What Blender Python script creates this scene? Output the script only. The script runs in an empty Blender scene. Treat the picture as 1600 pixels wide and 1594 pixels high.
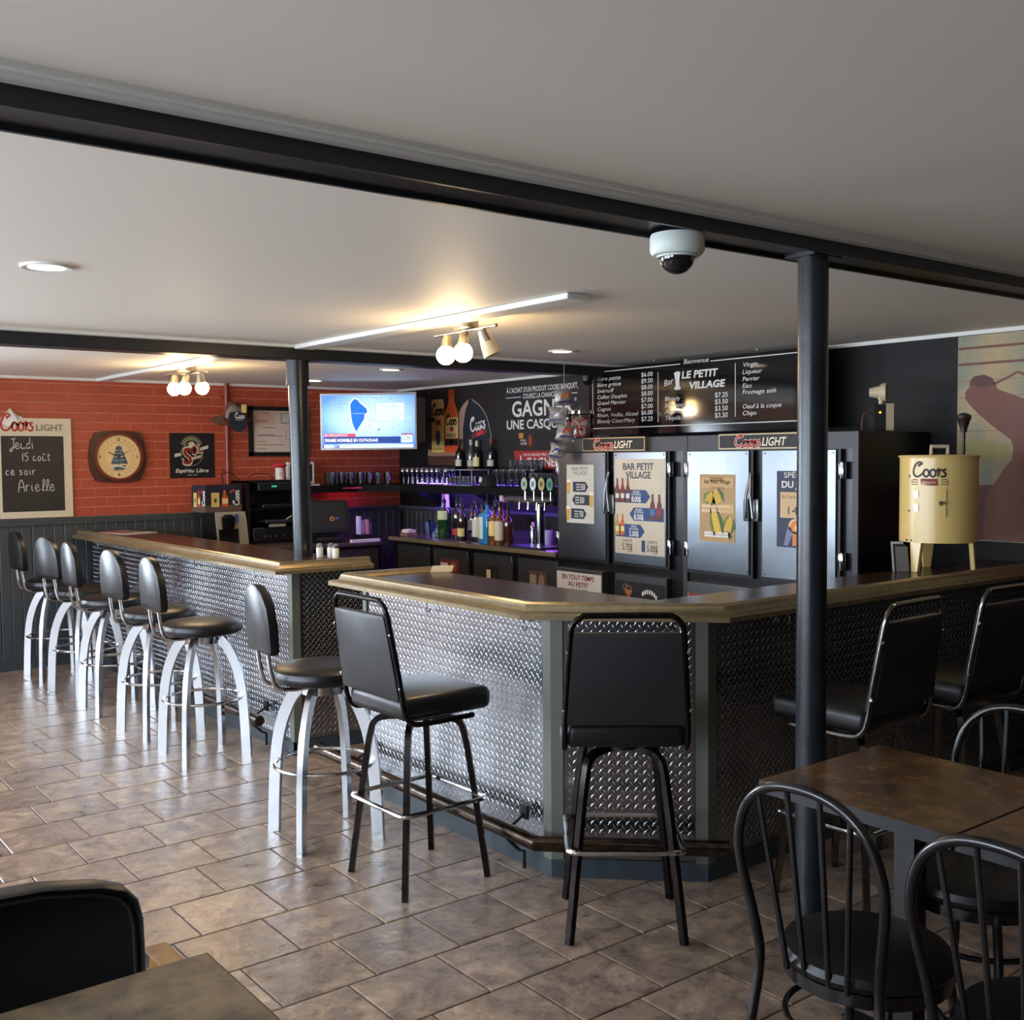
import bpy, bmesh, math, random
from mathutils import Vector, Matrix
random.seed(7)
PI = math.pi
scene = bpy.context.scene
COL = scene.collection

# ------------------------------------------------------------------ camera
def axes(yaw, pitch, roll):
    yaw, pitch, roll = map(math.radians, (yaw, pitch, roll))
    f = Vector((math.sin(yaw) * math.cos(pitch), math.cos(yaw) * math.cos(pitch), -math.sin(pitch)))
    r = Vector((math.cos(yaw), -math.sin(yaw), 0))
    u = r.cross(f)
    c, s = math.cos(roll), math.sin(roll)
    return c * r + s * u, -s * r + c * u, f
cam_data = bpy.data.cameras.new('camera')
cam = bpy.data.objects.new('camera', cam_data)
COL.objects.link(cam)
r_, u_, f_ = axes(37.80, 2.773, -0.4645)
cam.matrix_world = Matrix(((r_.x, u_.x, -f_.x, 0), (r_.y, u_.y, -f_.y, 0), (r_.z, u_.z, -f_.z, 1.64), (0, 0, 0, 1)))
cam_data.sensor_width = 36
cam_data.lens = 1690.96 / 1600 * 36
cam_data.clip_start = 0.02
scene.camera = cam

# ------------------------------------------------------------------ world, daylight portals, exposure
W = bpy.data.worlds.new('sky')
scene.world = W
W.use_nodes = True
bg = W.node_tree.nodes['Background']
bg.inputs['Color'].default_value = (0.82, 0.91, 1.0, 1)
bg.inputs['Strength'].default_value = 23.0
scene.view_settings.view_transform = 'Standard'
scene.view_settings.look = 'None'
scene.view_settings.gamma = 1
scene.view_settings.use_curve_mapping = False
scene.view_settings.exposure = 0.15

CEIL = 2.31
XL, XR, YF, YB = -2.6, 5.65, -2.5, 9.08
# window openings: (wall, from, to, sill, head)
WINDOWS = [('left', 0.5, 2.1, 0.95, 2.05), ('left', 2.6, 4.4, 0.75, 2.05), ('left', 4.8, 6.6, 0.75, 2.05), ('left', 7.0, 8.8, 0.75, 2.05), ('back', -1.9, 1.0, 0.7, 2.1)]  # nearest left window is added to lighten the near ceiling
def portal(kind, a, b, s, h):
    L = bpy.data.lights.new('window_daylight', 'AREA')
    L.shape = 'RECTANGLE'
    L.size = b - a
    L.size_y = h - s
    L.cycles.is_portal = True
    o = bpy.data.objects.new('window_daylight', L)
    COL.objects.link(o)
    if kind == 'left':
        o.location = (XL - 0.14, (a + b) / 2, (s + h) / 2)
        o.rotation_euler = (PI / 2, 0, -PI / 2)
    else:
        o.location = ((a + b) / 2, YB + 0.14, (s + h) / 2)
        o.rotation_euler = (-PI / 2, 0, 0)
for w_ in WINDOWS:
    portal(*w_)

# ------------------------------------------------------------------ materials
def lin(c):
    c = c / 255
    return c / 12.92 if c <= 0.04045 else ((c + 0.055) / 1.055) ** 2.4
def rgba(c):
    return (lin(c[0]), lin(c[1]), lin(c[2]), 1)
MATS = {}
def mat(name, col, rough=0.5, metal=0.0, spec=0.5, noise=None, bump=None, emit=0.0, coat=0.0, rvar=0.0):
    """noise=(scale, darker colour, contrast), bump=(scale, strength), rvar = per-object brightness spread"""
    if name in MATS:
        return MATS[name]
    m = bpy.data.materials.new(name)
    m.use_nodes = True
    nt = m.node_tree
    b = nt.nodes['Principled BSDF']
    b.inputs['Base Color'].default_value = rgba(col)
    b.inputs['Roughness'].default_value = rough
    b.inputs['Metallic'].default_value = metal
    b.inputs['Specular IOR Level'].default_value = spec
    if coat:
        b.inputs['Coat Weight'].default_value = coat
        b.inputs['Coat Roughness'].default_value = 0.12
    if emit:
        b.inputs['Emission Color'].default_value = rgba(col)
        b.inputs['Emission Strength'].default_value = emit
    tc = nt.nodes.new('ShaderNodeTexCoord')
    out = None
    if noise:
        n = nt.nodes.new('ShaderNodeTexNoise')
        n.inputs['Scale'].default_value = noise[0]
        n.inputs['Detail'].default_value = 8
        n.inputs['Roughness'].default_value = 0.65
        nt.links.new(tc.outputs['Object'], n.inputs['Vector'])
        cr = nt.nodes.new('ShaderNodeValToRGB')
        k = noise[2] if len(noise) > 2 else 0.2
        cr.color_ramp.elements[0].position = 0.5 - k
        cr.color_ramp.elements[1].position = 0.5 + k
        cr.color_ramp.elements[0].color = rgba(noise[1])
        cr.color_ramp.elements[1].color = rgba(col)
        nt.links.new(n.outputs['Fac'], cr.inputs['Fac'])
        out = cr.outputs['Color']
    if rvar:
        oi = nt.nodes.new('ShaderNodeObjectInfo')
        mr = nt.nodes.new('ShaderNodeMapRange')
        mr.inputs['To Min'].default_value = 1 - rvar
        mr.inputs['To Max'].default_value = 1 + rvar
        nt.links.new(oi.outputs['Random'], mr.inputs['Value'])
        hs = nt.nodes.new('ShaderNodeHueSaturation')
        hs.inputs['Color'].default_value = rgba(col)
        nt.links.new(mr.outputs['Result'], hs.inputs['Value'])
        if out:
            nt.links.new(out, hs.inputs['Color'])
        out = hs.outputs['Color']
    if out:
        nt.links.new(out, b.inputs['Base Color'])
    if bump:
        n2 = nt.nodes.new('ShaderNodeTexNoise')
        n2.inputs['Scale'].default_value = bump[0]
        n2.inputs['Detail'].default_value = 4
        nt.links.new(tc.outputs['Object'], n2.inputs['Vector'])
        bp = nt.nodes.new('ShaderNodeBump')
        bp.inputs['Strength'].default_value = bump[1]
        bp.inputs['Distance'].default_value = bump[2] if len(bump) > 2 else 0.004
        nt.links.new(n2.outputs['Fac'], bp.inputs['Height'])
        nt.links.new(bp.outputs['Normal'], b.inputs['Normal'])
    MATS[name] = m
    return m
def glass_mat(name, tint=(228, 234, 240), gloss=0.16, rough=0.03):
    if name in MATS:
        return MATS[name]
    m = bpy.data.materials.new(name)
    m.use_nodes = True
    nt = m.node_tree
    nt.nodes.clear()
    o = nt.nodes.new('ShaderNodeOutputMaterial')
    t = nt.nodes.new('ShaderNodeBsdfTransparent')
    t.inputs['Color'].default_value = rgba(tint)
    g = nt.nodes.new('ShaderNodeBsdfGlossy')
    g.inputs['Roughness'].default_value = rough
    lw = nt.nodes.new('ShaderNodeLayerWeight')
    lw.inputs['Blend'].default_value = 0.25
    mx = nt.nodes.new('ShaderNodeMixShader')
    ad = nt.nodes.new('ShaderNodeMath')
    ad.operation = 'ADD'
    ad.inputs[1].default_value = gloss
    nt.links.new(lw.outputs['Fresnel'], ad.inputs[0])
    nt.links.new(ad.outputs[0], mx.inputs['Fac'])
    nt.links.new(t.outputs[0], mx.inputs[1])
    nt.links.new(g.outputs[0], mx.inputs[2])
    nt.links.new(mx.outputs[0], o.inputs['Surface'])
    MATS[name] = m
    return m
def pm(c, emit=0.0, rough=0.55):
    return mat('print_%d_%d_%d_%d_%d' % (c[0], c[1], c[2], int(emit * 100), int(rough * 100)), c, rough, emit=emit)
def tile_mat():
    m = bpy.data.materials.new('slate_tile')
    m.use_nodes = True
    nt = m.node_tree
    b = nt.nodes['Principled BSDF']
    N = nt.nodes.new
    L = nt.links.new
    tc = N('ShaderNodeTexCoord')
    oi = N('ShaderNodeObjectInfo')
    mul = N('ShaderNodeMath'); mul.operation = 'MULTIPLY'; mul.inputs[1].default_value = 97.0
    L(oi.outputs['Random'], mul.inputs[0])
    add = N('ShaderNodeVectorMath'); add.operation = 'ADD'
    L(tc.outputs['Object'], add.inputs[0]); L(mul.outputs[0], add.inputs[1])
    n1 = N('ShaderNodeTexNoise'); n1.inputs['Scale'].default_value = 9; n1.inputs['Detail'].default_value = 9; n1.inputs['Roughness'].default_value = 0.68; n1.inputs['Distortion'].default_value = 0.6
    L(add.outputs[0], n1.inputs['Vector'])
    cr = N('ShaderNodeValToRGB')
    e = cr.color_ramp.elements
    e[0].position = 0.30; e[0].color = rgba((102, 84, 73))
    e[1].position = 0.72; e[1].color = rgba((188, 165, 144))
    x = e.new(0.46); x.color = rgba((140, 121, 108))
    x = e.new(0.57); x.color = rgba((162, 139, 118))
    L(n1.outputs['Fac'], cr.inputs['Fac'])
    n2 = N('ShaderNodeTexNoise'); n2.inputs['Scale'].default_value = 22; n2.inputs['Detail'].default_value = 10; n2.inputs['Roughness'].default_value = 0.8
    L(add.outputs[0], n2.inputs['Vector'])
    cr2 = N('ShaderNodeValToRGB')
    cr2.color_ramp.elements[0].position = 0.34; cr2.color_ramp.elements[0].color = rgba((92, 70, 58))
    cr2.color_ramp.elements[1].position = 0.49; cr2.color_ramp.elements[1].color = (1, 1, 1, 1)
    L(n2.outputs['Fac'], cr2.inputs['Fac'])
    mx = N('ShaderNodeMix'); mx.data_type = 'RGBA'; mx.blend_type = 'MULTIPLY'; mx.inputs['Factor'].default_value = 0.6
    L(cr.outputs['Color'], mx.inputs[6]); L(cr2.outputs['Color'], mx.inputs[7])
    mr = N('ShaderNodeMapRange'); mr.inputs['To Min'].default_value = 0.86; mr.inputs['To Max'].default_value = 1.12
    L(oi.outputs['Random'], mr.inputs['Value'])
    hs = N('ShaderNodeHueSaturation')
    L(mr.outputs['Result'], hs.inputs['Value']); L(mx.outputs[2], hs.inputs['Color'])
    L(hs.outputs['Color'], b.inputs['Base Color'])
    b.inputs['Roughness'].default_value = 0.3
    n3 = N('ShaderNodeTexNoise'); n3.inputs['Scale'].default_value = 11; n3.inputs['Detail'].default_value = 5; n3.inputs['Distortion'].default_value = 1.2
    L(add.outputs[0], n3.inputs['Vector'])
    bp = N('ShaderNodeBump'); bp.inputs['Strength'].default_value = 0.55; bp.inputs['Distance'].default_value = 0.006
    L(n3.outputs['Fac'], bp.inputs['Height']); L(bp.outputs['Normal'], b.inputs['Normal'])
    rr = N('ShaderNodeMapRange'); rr.inputs['To Min'].default_value = 0.2; rr.inputs['To Max'].default_value = 0.42
    L(n1.outputs['Fac'], rr.inputs['Value']); L(rr.outputs['Result'], b.inputs['Roughness'])
    MATS['slate_tile'] = m
    return m

M_ceil = mat('ceiling_paint', (230, 222, 210), 0.6, bump=(60, 0.05))
M_white = mat('white_trim', (220, 218, 212), 0.4)
M_beam = mat('beam_paint', (30, 31, 33), 0.38, bump=(40, 0.1))
M_post = mat('post_paint', (31, 36, 42), 0.3, noise=(9, (22, 25, 29), 0.12), bump=(25, 0.15))
M_brick = mat('brick_paint', (178, 80, 53), 0.5, noise=(30, (156, 64, 44), 0.3), bump=(90, 0.25), rvar=0.07)
M_mortar = mat('mortar', (206, 138, 108), 0.8)
M_wains = mat('wainscot_paint', (62, 66, 68), 0.42)
M_black = mat('black_wall', (15, 14, 15), 0.6, spec=0.3)
M_slate = mat('slate_paint', (58, 68, 74), 0.4, noise=(12, (46, 55, 60)))
M_strip = mat('corner_strip', (112, 114, 106), 0.42, metal=0.35)
M_plate = mat('tread_plate', (150, 153, 158), 0.24, metal=1.0, bump=(4, 0.3, 0.02))
M_tread = mat('tread_lozenge', (196, 199, 203), 0.24, metal=1.0)
M_gold = mat('bronze_moulding', (156, 138, 104), 0.3, metal=0.5, noise=(25, (128, 112, 84)))
M_top = mat('bar_laminate', (62, 40, 34), 0.24, noise=(40, (50, 33, 29)), spec=0.6)
M_steel = mat('stainless', (128, 134, 140), 0.28, metal=1.0, bump=(2.2, 0.18, 0.03))
M_steel_d = mat('stainless_dull', (120, 122, 124), 0.32, metal=0.9, bump=(3, 0.1, 0.02))
M_chrome = mat('chrome', (205, 207, 210), 0.12, metal=1.0)
M_alu = mat('satin_aluminium', (200, 203, 207), 0.25, metal=1.0)
M_nickel = mat('brushed_nickel', (170, 164, 154), 0.3, metal=1.0)
M_pipe = mat('rail_pipe', (104, 92, 82), 0.22, metal=1.0, noise=(30, (60, 50, 44)))
M_vinyl = mat('black_vinyl', (17, 17, 19), 0.38, bump=(35, 0.12))
M_vinyl2 = mat('black_vinyl_back', (30, 31, 33), 0.48, bump=(50, 0.1))
M_blkmet = mat('black_metal', (16, 16, 18), 0.22, spec=0.6)
M_worn = mat('worn_black_chrome', (52, 46, 44), 0.25, metal=0.9, noise=(24, (24, 22, 22)))
M_plast = mat('black_plastic', (15, 15, 17), 0.45)
M_blk = mat('black_cabinet', (16, 16, 17), 0.3)
M_tbl = mat('table_laminate', (122, 88, 54), 0.25, noise=(11, (58, 40, 26), 0.14))
M_tbl2 = mat('table_laminate_grey', (134, 114, 90), 0.35, noise=(10, (74, 62, 50), 0.13))
M_edge = mat('table_edge', (24, 25, 28), 0.5)
M_wood = mat('light_wood', (190, 142, 84), 0.4, noise=(30, (168, 120, 66)))
M_count = mat('counter_laminate', (78, 66, 60), 0.22)
M_glass = glass_mat('clear_glass')
M_cream = mat('cream_enamel', (222, 190, 118), 0.28, spec=0.6)
M_beige = mat('beige_plastic', (206, 190, 156), 0.45)
M_bulb = mat('bulb_glow', (255, 214, 150), 0.4, emit=40)
M_lens = mat('downlight_glow', (255, 232, 196), 0.4, emit=14)
M_tile = tile_mat()
M_grout = mat('grout', (84, 70, 60), 0.85)
M_paper = mat('paper', (226, 222, 214), 0.7)

# ------------------------------------------------------------------ object helpers
def chain(o):
    m = Matrix.Identity(4)
    while o is not None:
        m = (Matrix.Translation(o.location) @ o.rotation_euler.to_matrix().to_4x4()) @ m
        o = o.parent
    return m
def thing(name, label, cat, loc=(0, 0, 0), rotz=0.0, group=None):
    o = bpy.data.objects.new(name, None)
    o.empty_display_size = 0.1
    COL.objects.link(o)
    o.location = loc
    o.rotation_euler = (0, 0, rotz)
    o['label'] = label
    o['category'] = cat
    if group:
        o['group'] = group
    return o
def tag(o, label, cat, group=None):
    o['label'] = label
    o['category'] = cat
    if group:
        o['group'] = group
    return o
def struct(o):
    o['kind'] = 'structure'
    return o
def copy_tree(o, parent=None):
    c = o.copy()
    COL.objects.link(c)
    c.parent = parent
    for ch in o.children:
        copy_tree(ch, c)
    return c
def rest(o, z):
    pass

class MB:
    """collects geometry for ONE mesh object"""
    def __init__(s):
        s.v = []
        s.f = []
        s.mi = []
        s.mats = []
        s.cur = 0
    def add(s, vs, fs, m=None):
        n = len(s.v)
        s.v += [tuple(p) for p in vs]
        s.f += [tuple(i + n for i in q) for q in fs]
        s.mi += [s.cur] * len(fs)
        return s
    def use(s, m):
        if m not in s.mats:
            s.mats.append(m)
        s.cur = s.mats.index(m)
        return s
    def box(s, x0, x1, y0, y1, z0, z1):
        if x0 > x1: x0, x1 = x1, x0
        if y0 > y1: y0, y1 = y1, y0
        if z0 > z1: z0, z1 = z1, z0
        vs = [(x, y, z) for z in (z0, z1) for y in (y0, y1) for x in (x0, x1)]
        return s.add(vs, [(0, 2, 3, 1), (4, 5, 7, 6), (0, 1, 5, 4), (1, 3, 7, 5), (3, 2, 6, 7), (2, 0, 4, 6)])
    def rbox(s, x0, x1, y0, y1, z0, z1, r=0.01, seg=3):
        bm = bmesh.new()
        bmesh.ops.create_cube(bm, size=1)
        for v in bm.verts:
            v.co = Vector(((x0 + x1) / 2 + v.co.x * (x1 - x0), (y0 + y1) / 2 + v.co.y * (y1 - y0), (z0 + z1) / 2 + v.co.z * (z1 - z0)))
        bmesh.ops.bevel(bm, geom=bm.edges[:], offset=r, segments=seg, profile=0.5, affect='EDGES')
        bm.verts.index_update()
        s.add([v.co[:] for v in bm.verts], [[v.index for v in f.verts] for f in bm.faces])
        bm.free()
        return s
    def prism(s, pts, z0, z1):
        n = len(pts)
        a = sum(pts[i][0] * pts[(i + 1) % n][1] - pts[(i + 1) % n][0] * pts[i][1] for i in range(n))
        if a < 0:
            pts = pts[::-1]
        vs = [(x, y, z0) for x, y in pts] + [(x, y, z1) for x, y in pts]
        return s.add(vs, [tuple(range(n))[::-1], tuple(range(n, 2 * n))] + [(i, (i + 1) % n, n + (i + 1) % n, n + i) for i in range(n)])
    def slab(s, pts, O, U, V, t):
        """outline pts (u,v) in the plane O,U,V extruded by thickness t along U x V"""
        O, U, V = Vector(O), Vector(U), Vector(V)
        N = U.cross(V)
        n = len(pts)
        a = sum(pts[i][0] * pts[(i + 1) % n][1] - pts[(i + 1) % n][0] * pts[i][1] for i in range(n))
        if a < 0:
            pts = pts[::-1]
        vs = [O + U * u + V * v for u, v in pts] + [O + U * u + V * v + N * t for u, v in pts]
        return s.add(vs, [tuple(range(n))[::-1], tuple(range(n, 2 * n))] + [(i, (i + 1) % n, n + (i + 1) % n, n + i) for i in range(n)])
    def cyl(s, p0, p1, r0, r1=None, n=16, caps=True):
        r1 = r0 if r1 is None else r1
        p0, p1 = Vector(p0), Vector(p1)
        d = (p1 - p0).normalized()
        a = d.orthogonal().normalized()
        b = d.cross(a)
        vs = []
        for p, r in ((p0, r0), (p1, r1)):
            for i in range(n):
                t = 2 * PI * i / n
                vs.append(p + (a * math.cos(t) + b * math.sin(t)) * r)
        fs = [(i, (i + 1) % n, n + (i + 1) % n, n + i) for i in range(n)]
        if caps:
            fs += [tuple(range(n))[::-1], tuple(range(n, 2 * n))]
        return s.add(vs, fs)
    def lathe(s, prof, c=(0, 0, 0), n=20):
        """prof: list of (radius, z)"""
        c = Vector(c)
        vs = []
        fs = []
        rings = []
        for r, z in prof:
            if r < 1e-6:
                rings.append([len(vs)])
                vs.append(c + Vector((0, 0, z)))
            else:
                rings.append(list(range(len(vs), len(vs) + n)))
                vs += [c + Vector((r * math.cos(2 * PI * i / n), r * math.sin(2 * PI * i / n), z)) for i in range(n)]
        for A, B in zip(rings[:-1], rings[1:]):
            for i in range(n):
                j = (i + 1) % n
                if len(A) == 1 and len(B) > 1:
                    fs.append((A[0], B[j], B[i]))
                elif len(B) == 1 and len(A) > 1:
                    fs.append((A[i], A[j], B[0]))
                elif len(A) > 1:
                    fs.append((A[i], A[j], B[j], B[i]))
        return s.add(vs, fs)
    def tube(s, pts, r, n=10, closed=False, sec=None, caps=True):
        """sweep; sec: list of (a,b) cross-section offsets (a along 'side', b along 'up'), default round"""
        P = [Vector(p) for p in pts]
        m = len(P)
        sec = sec or [(r * math.cos(2 * PI * i / n), r * math.sin(2 * PI * i / n)) for i in range(n)]
        n = len(sec)
        T = []
        for i in range(m):
            a = P[i - 1] if (closed or i > 0) else P[i]
            b = P[(i + 1) % m] if (closed or i < m - 1) else P[i]
            T.append((b - a).normalized())
        up = Vector((0, 0, 1)) if abs(T[0].z) < 0.9 else Vector((0, 1, 0))
        side = T[0].cross(up).normalized()
        vs = []
        for i in range(m):
            side = (side - T[i] * side.dot(T[i]))
            side = side.normalized() if side.length > 1e-6 else T[i].orthogonal().normalized()
            u = side.cross(T[i])
            k = 1.0
            for a, b in sec:
                vs.append(P[i] + side * a + u * b)
        fs = []
        for i in range(m if closed else m - 1):
            j = (i + 1) % m
            for q in range(n):
                w = (q + 1) % n
                fs.append((i * n + q, i * n + w, j * n + w, j * n + q))
        if not closed and caps:
            fs += [tuple(range(n))[::-1], tuple(range((m - 1) * n, m * n))]
        return s.add(vs, fs)
    def sphere(s, c, r, n=14, m=8, sz=1.0):
        return s.lathe([(r * math.sin(PI * i / m), -r * sz * math.cos(PI * i / m)) for i in range(m + 1)], c, n)
    def build(s, name, mt=None, parent=None, world=False, smooth=35, kind=None):
        me = bpy.data.meshes.new(name)
        vs = s.v
        if world and parent is not None:
            inv = chain(parent).inverted()
            vs = [inv @ Vector(p) for p in vs]
        me.from_pydata(vs, [], s.f)
        if s.mats:
            for x in s.mats:
                me.materials.append(x)
            me.polygons.foreach_set('material_index', s.mi)
        else:
            me.materials.append(mt)
        bm = bmesh.new()
        bm.from_mesh(me)
        bmesh.ops.recalc_face_normals(bm, faces=bm.faces)
        bm.to_mesh(me)
        bm.free()
        if smooth:
            me.shade_smooth()
            me.set_sharp_from_angle(angle=math.radians(smooth))
        me.update()
        o = bpy.data.objects.new(name, me)
        COL.objects.link(o)
        if parent is not None:
            o.parent = parent
        if kind:
            o['kind'] = kind
        return o

def catmull(pts, k=6, closed=False):
    P = [Vector(p) for p in pts]
    n = len(P)
    out = []
    for i in range(n if closed else n - 1):
        p0 = P[i - 1] if (closed or i > 0) else P[i]
        p1, p2 = P[i], P[(i + 1) % n]
        p3 = P[(i + 2) % n] if (closed or i < n - 2) else p2
        for j in range(k):
            t = j / k
            out.append(0.5 * ((2 * p1) + (p2 - p0) * t + (2 * p0 - 5 * p1 + 4 * p2 - p3) * t * t + (3 * p1 - p0 - 3 * p2 + p3) * t ** 3))
    if not closed:
        out.append(P[-1])
    return out

# ------------------------------------------------------------------ flat print on a surface (lettering, pictures)
_TXT = {}
def text_mesh(s, bold=0.0):
    key = (s, bold)
    if key in _TXT:
        return _TXT[key]
    cu = bpy.data.curves.new('lettering', 'FONT')
    cu.body = s
    cu.size = 1
    cu.offset = bold
    cu.resolution_u = 3
    ob = bpy.data.objects.new('lettering', cu)
    COL.objects.link(ob)
    dg = bpy.context.evaluated_depsgraph_get()
    me = bpy.data.meshes.new_from_object(ob.evaluated_get(dg))
    V = [(v.co.x, v.co.y) for v in me.vertices]
    F = [tuple(p.vertices) for p in me.polygons]
    bpy.data.objects.remove(ob)
    bpy.data.curves.remove(cu)
    bpy.data.meshes.remove(me)
    _TXT[key] = (V, F)
    return V, F
def arc(cx, cy, rx, ry, a0, a1, n=12):
    return [(cx + rx * math.cos(math.radians(a0 + (a1 - a0) * i / n)), cy + ry * math.sin(math.radians(a0 + (a1 - a0) * i / n))) for i in range(n + 1)]
# script word used on many items: strokes in a box about 3.5 wide, 1.8 high
SCRIPT = [[(0.80, 1.28), (0.74, 1.5), (0.95, 1.55), (1.05, 1.72), (0.72, 1.82), (0.33, 1.45), (0.12, 0.8), (0.2, 0.25), (0.55, 0.0), (0.95, 0.2), (1.22, 0.55), (1.45, 0.9)],
          arc(1.5, 0.45, 0.27, 0.46, 60, 430), [(1.66, 0.8), (1.85, 0.66), (2.0, 0.75)], arc(2.16, 0.45, 0.27, 0.46, 60, 430),
          [(2.3, 0.8), (2.5, 0.68), (2.66, 0.98), (2.74, 0.78), (2.64, 0.02)], [(2.68, 0.45), (2.84, 0.82), (3.04, 0.8)],
          [(2.9, 0.12), (3.1, -0.02), (3.32, 0.12), (3.34, 0.4), (3.16, 0.64), (3.2, 0.88), (3.42, 0.92)]]
GLY = {  # chalk handwriting
    'J': [[(0.2, 1.5), (0.9, 1.6)], [(0.62, 1.55), (0.58, 0.6), (0.42, -0.1), (0.15, -0.45), (0.02, -0.2), (0.35, 0.15), (0.8, 0.3)]],
    'e': [[(0.05, 0.4), (0.45, 0.55), (0.42, 0.85), (0.2, 0.9), (0.05, 0.5), (0.15, 0.05), (0.45, 0.05), (0.65, 0.3)]],
    'u': [[(0.05, 0.85), (0.08, 0.25), (0.25, 0.0), (0.48, 0.2), (0.5, 0.85)], [(0.5, 0.85), (0.52, 0.15), (0.7, 0.05)]],
    'd': [[(0.5, 0.7), (0.25, 0.85), (0.05, 0.45), (0.2, 0.02), (0.48, 0.3), (0.54, 0.9), (0.58, 1.75)], [(0.53, 0.8), (0.53, 0.2), (0.7, 0.05)]],
    'i': [[(0.1, 0.85), (0.12, 0.2), (0.3, 0.05)], [(0.1, 1.18), (0.13, 1.22)]],
    '1': [[(0.2, 1.5), (0.18, 0.0)]],
    '5': [[(0.65, 1.5), (0.2, 1.45), (0.15, 0.9), (0.5, 0.9), (0.62, 0.45), (0.4, 0.05), (0.05, 0.05)]],
    'a': [[(0.5, 0.7), (0.25, 0.85), (0.05, 0.45), (0.2, 0.02), (0.48, 0.3), (0.52, 0.85)], [(0.52, 0.85), (0.52, 0.2), (0.7, 0.05)]],
    'o': [arc(0.3, 0.43, 0.25, 0.43, 90, 450, 12)],
    'û': [[(0.05, 0.85), (0.08, 0.25), (0.25, 0.0), (0.48, 0.2), (0.5, 0.85)], [(0.5, 0.85), (0.52, 0.15), (0.7, 0.05)], [(0.1, 1.1), (0.28, 1.35), (0.48, 1.1)]],
    't': [[(0.25, 1.4), (0.22, 0.3), (0.4, 0.02), (0.6, 0.2)], [(0.0, 0.95), (0.5, 1.0)]],
    'c': [[(0.5, 0.75), (0.25, 0.88), (0.05, 0.45), (0.2, 0.03), (0.55, 0.12)]],
    's': [[(0.5, 0.8), (0.2, 0.88), (0.12, 0.62), (0.42, 0.4), (0.42, 0.1), (0.02, 0.05)]],
    'r': [[(0.05, 0.85), (0.1, 0.0)], [(0.1, 0.5), (0.25, 0.85), (0.5, 0.8)]],
    'A': [[(0.0, -0.1), (0.12, 1.0), (0.35, 1.6), (0.6, 1.2), (0.8, 0.0)], [(0.05, 0.55), (0.75, 0.62)]],
    'l': [[(0.0, 0.1), (0.35, 0.9), (0.4, 1.5), (0.22, 1.55), (0.12, 0.6), (0.2, 0.05), (0.4, 0.15)]]}
class Print:
    """flat print lying just off a surface: O origin, U right, V up, N towards the viewer"""
    def __init__(s, O, U, V, N, gap=0.0012, step=0.0004, emit=0.0):
        s.O, s.U, s.V, s.N = Vector(O), Vector(U), Vector(V), Vector(N)
        s.gap, s.step, s.emit = gap, step, emit
        s.mb = MB()
        s.l = 0
    def P(s, u, v):
        return s.O + s.U * u + s.V * v + s.N * (s.gap + s.step * s.l)
    def lay(s, l):
        s.l = l
        return s
    def c(s, col):
        s.mb.use(pm(col, s.emit))
    def poly(s, pts, col):
        s.c(col)
        s.mb.add([s.P(u, v) for u, v in pts], [tuple(range(len(pts)))])
        return s
    def rect(s, u0, v0, u1, v1, col):
        return s.poly([(u0, v0), (u1, v0), (u1, v1), (u0, v1)], col)
    def disc(s, u, v, ru, rv, col, n=24):
        return s.poly([(u + ru * math.cos(2 * PI * i / n), v + rv * math.sin(2 * PI * i / n)) for i in range(n)], col)
    def ring(s, u, v, r0, r1, col, n=32, k=1.0):
        s.c(col)
        vs = [s.P(u + r * math.cos(2 * PI * i / n), v + k * r * math.sin(2 * PI * i / n)) for r in (r0, r1) for i in range(n)]
        s.mb.add(vs, [(i, (i + 1) % n, n + (i + 1) % n, n + i) for i in range(n)])
        return s
    def stroke(s, pts, w, col, smooth=0):
        s.c(col)
        P = [Vector((p[0], p[1], 0)) for p in pts]
        if smooth:
            P = catmull(P, smooth)
        vs = []
        n = len(P)
        for i in range(n):
            d = P[min(i + 1, n - 1)] - P[max(i - 1, 0)]
            d = d.normalized() if d.length > 1e-9 else Vector((1, 0, 0))
            q = Vector((-d.y, d.x, 0)) * w / 2
            vs += [s.P(P[i].x + q.x, P[i].y + q.y), s.P(P[i].x - q.x, P[i].y - q.y)]
        s.mb.add(vs, [(2 * i, 2 * i + 1, 2 * i + 3, 2 * i + 2) for i in range(n - 1)])
        return s
    def text(s, t, u, v, h, col, w=None, bold=0.0, shear=0.0, align='L', rot=0.0):
        """baseline origin u,v; h = capital height; w = fitted width"""
        s.c(col)
        V, F = text_mesh(t, bold)
        k = h / 0.69
        x0 = min(p[0] for p in V)
        x1 = max(p[0] for p in V)
        kx = (w / (x1 - x0)) if w else k
        off = 0 if align == 'L' else (-(x1 - x0) * kx / 2 if align == 'C' else -(x1 - x0) * kx)
        cr, sr = math.cos(rot), math.sin(rot)
        vs = []
        for x, y in V:
            a = (x - x0) * kx + off + shear * y * k
            b = y * k
            vs.append(s.P(u + a * cr - b * sr, v + a * sr + b * cr))
        s.mb.add(vs, F)
        return s
    def script(s, u, v, w, col, lw=0.3, rot=0.0, tall=1.0):
        k = w / 3.45
        cr, sr = math.cos(rot), math.sin(rot)
        for st in SCRIPT:
            q = []
            for x, y in st:
                a, b = x * k, y * k * tall
                q.append((u + a * cr - b * sr, v + a * sr + b * cr))
            s.stroke(q, lw * k, col, 4)
        return s
    def chalk(s, t, u, v, h, col, w=0.006, adv=0.75):
        k = h / 1.5
        x = 0
        for ch in t:
            if ch == ' ':
                x += 0.6
                continue
            for st in GLY[ch]:
                s.stroke([(u + (x + a) * k, v + b * k) for a, b in st], w, col, 5)
            x += adv * (0.55 if ch in 'i1l' else 0.78 if ch == 'r' else 1.0) + 0.05
        return s
    def build(s, name, parent, world=True):
        return s.mb.build(name, None, parent, world, smooth=0)
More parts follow.
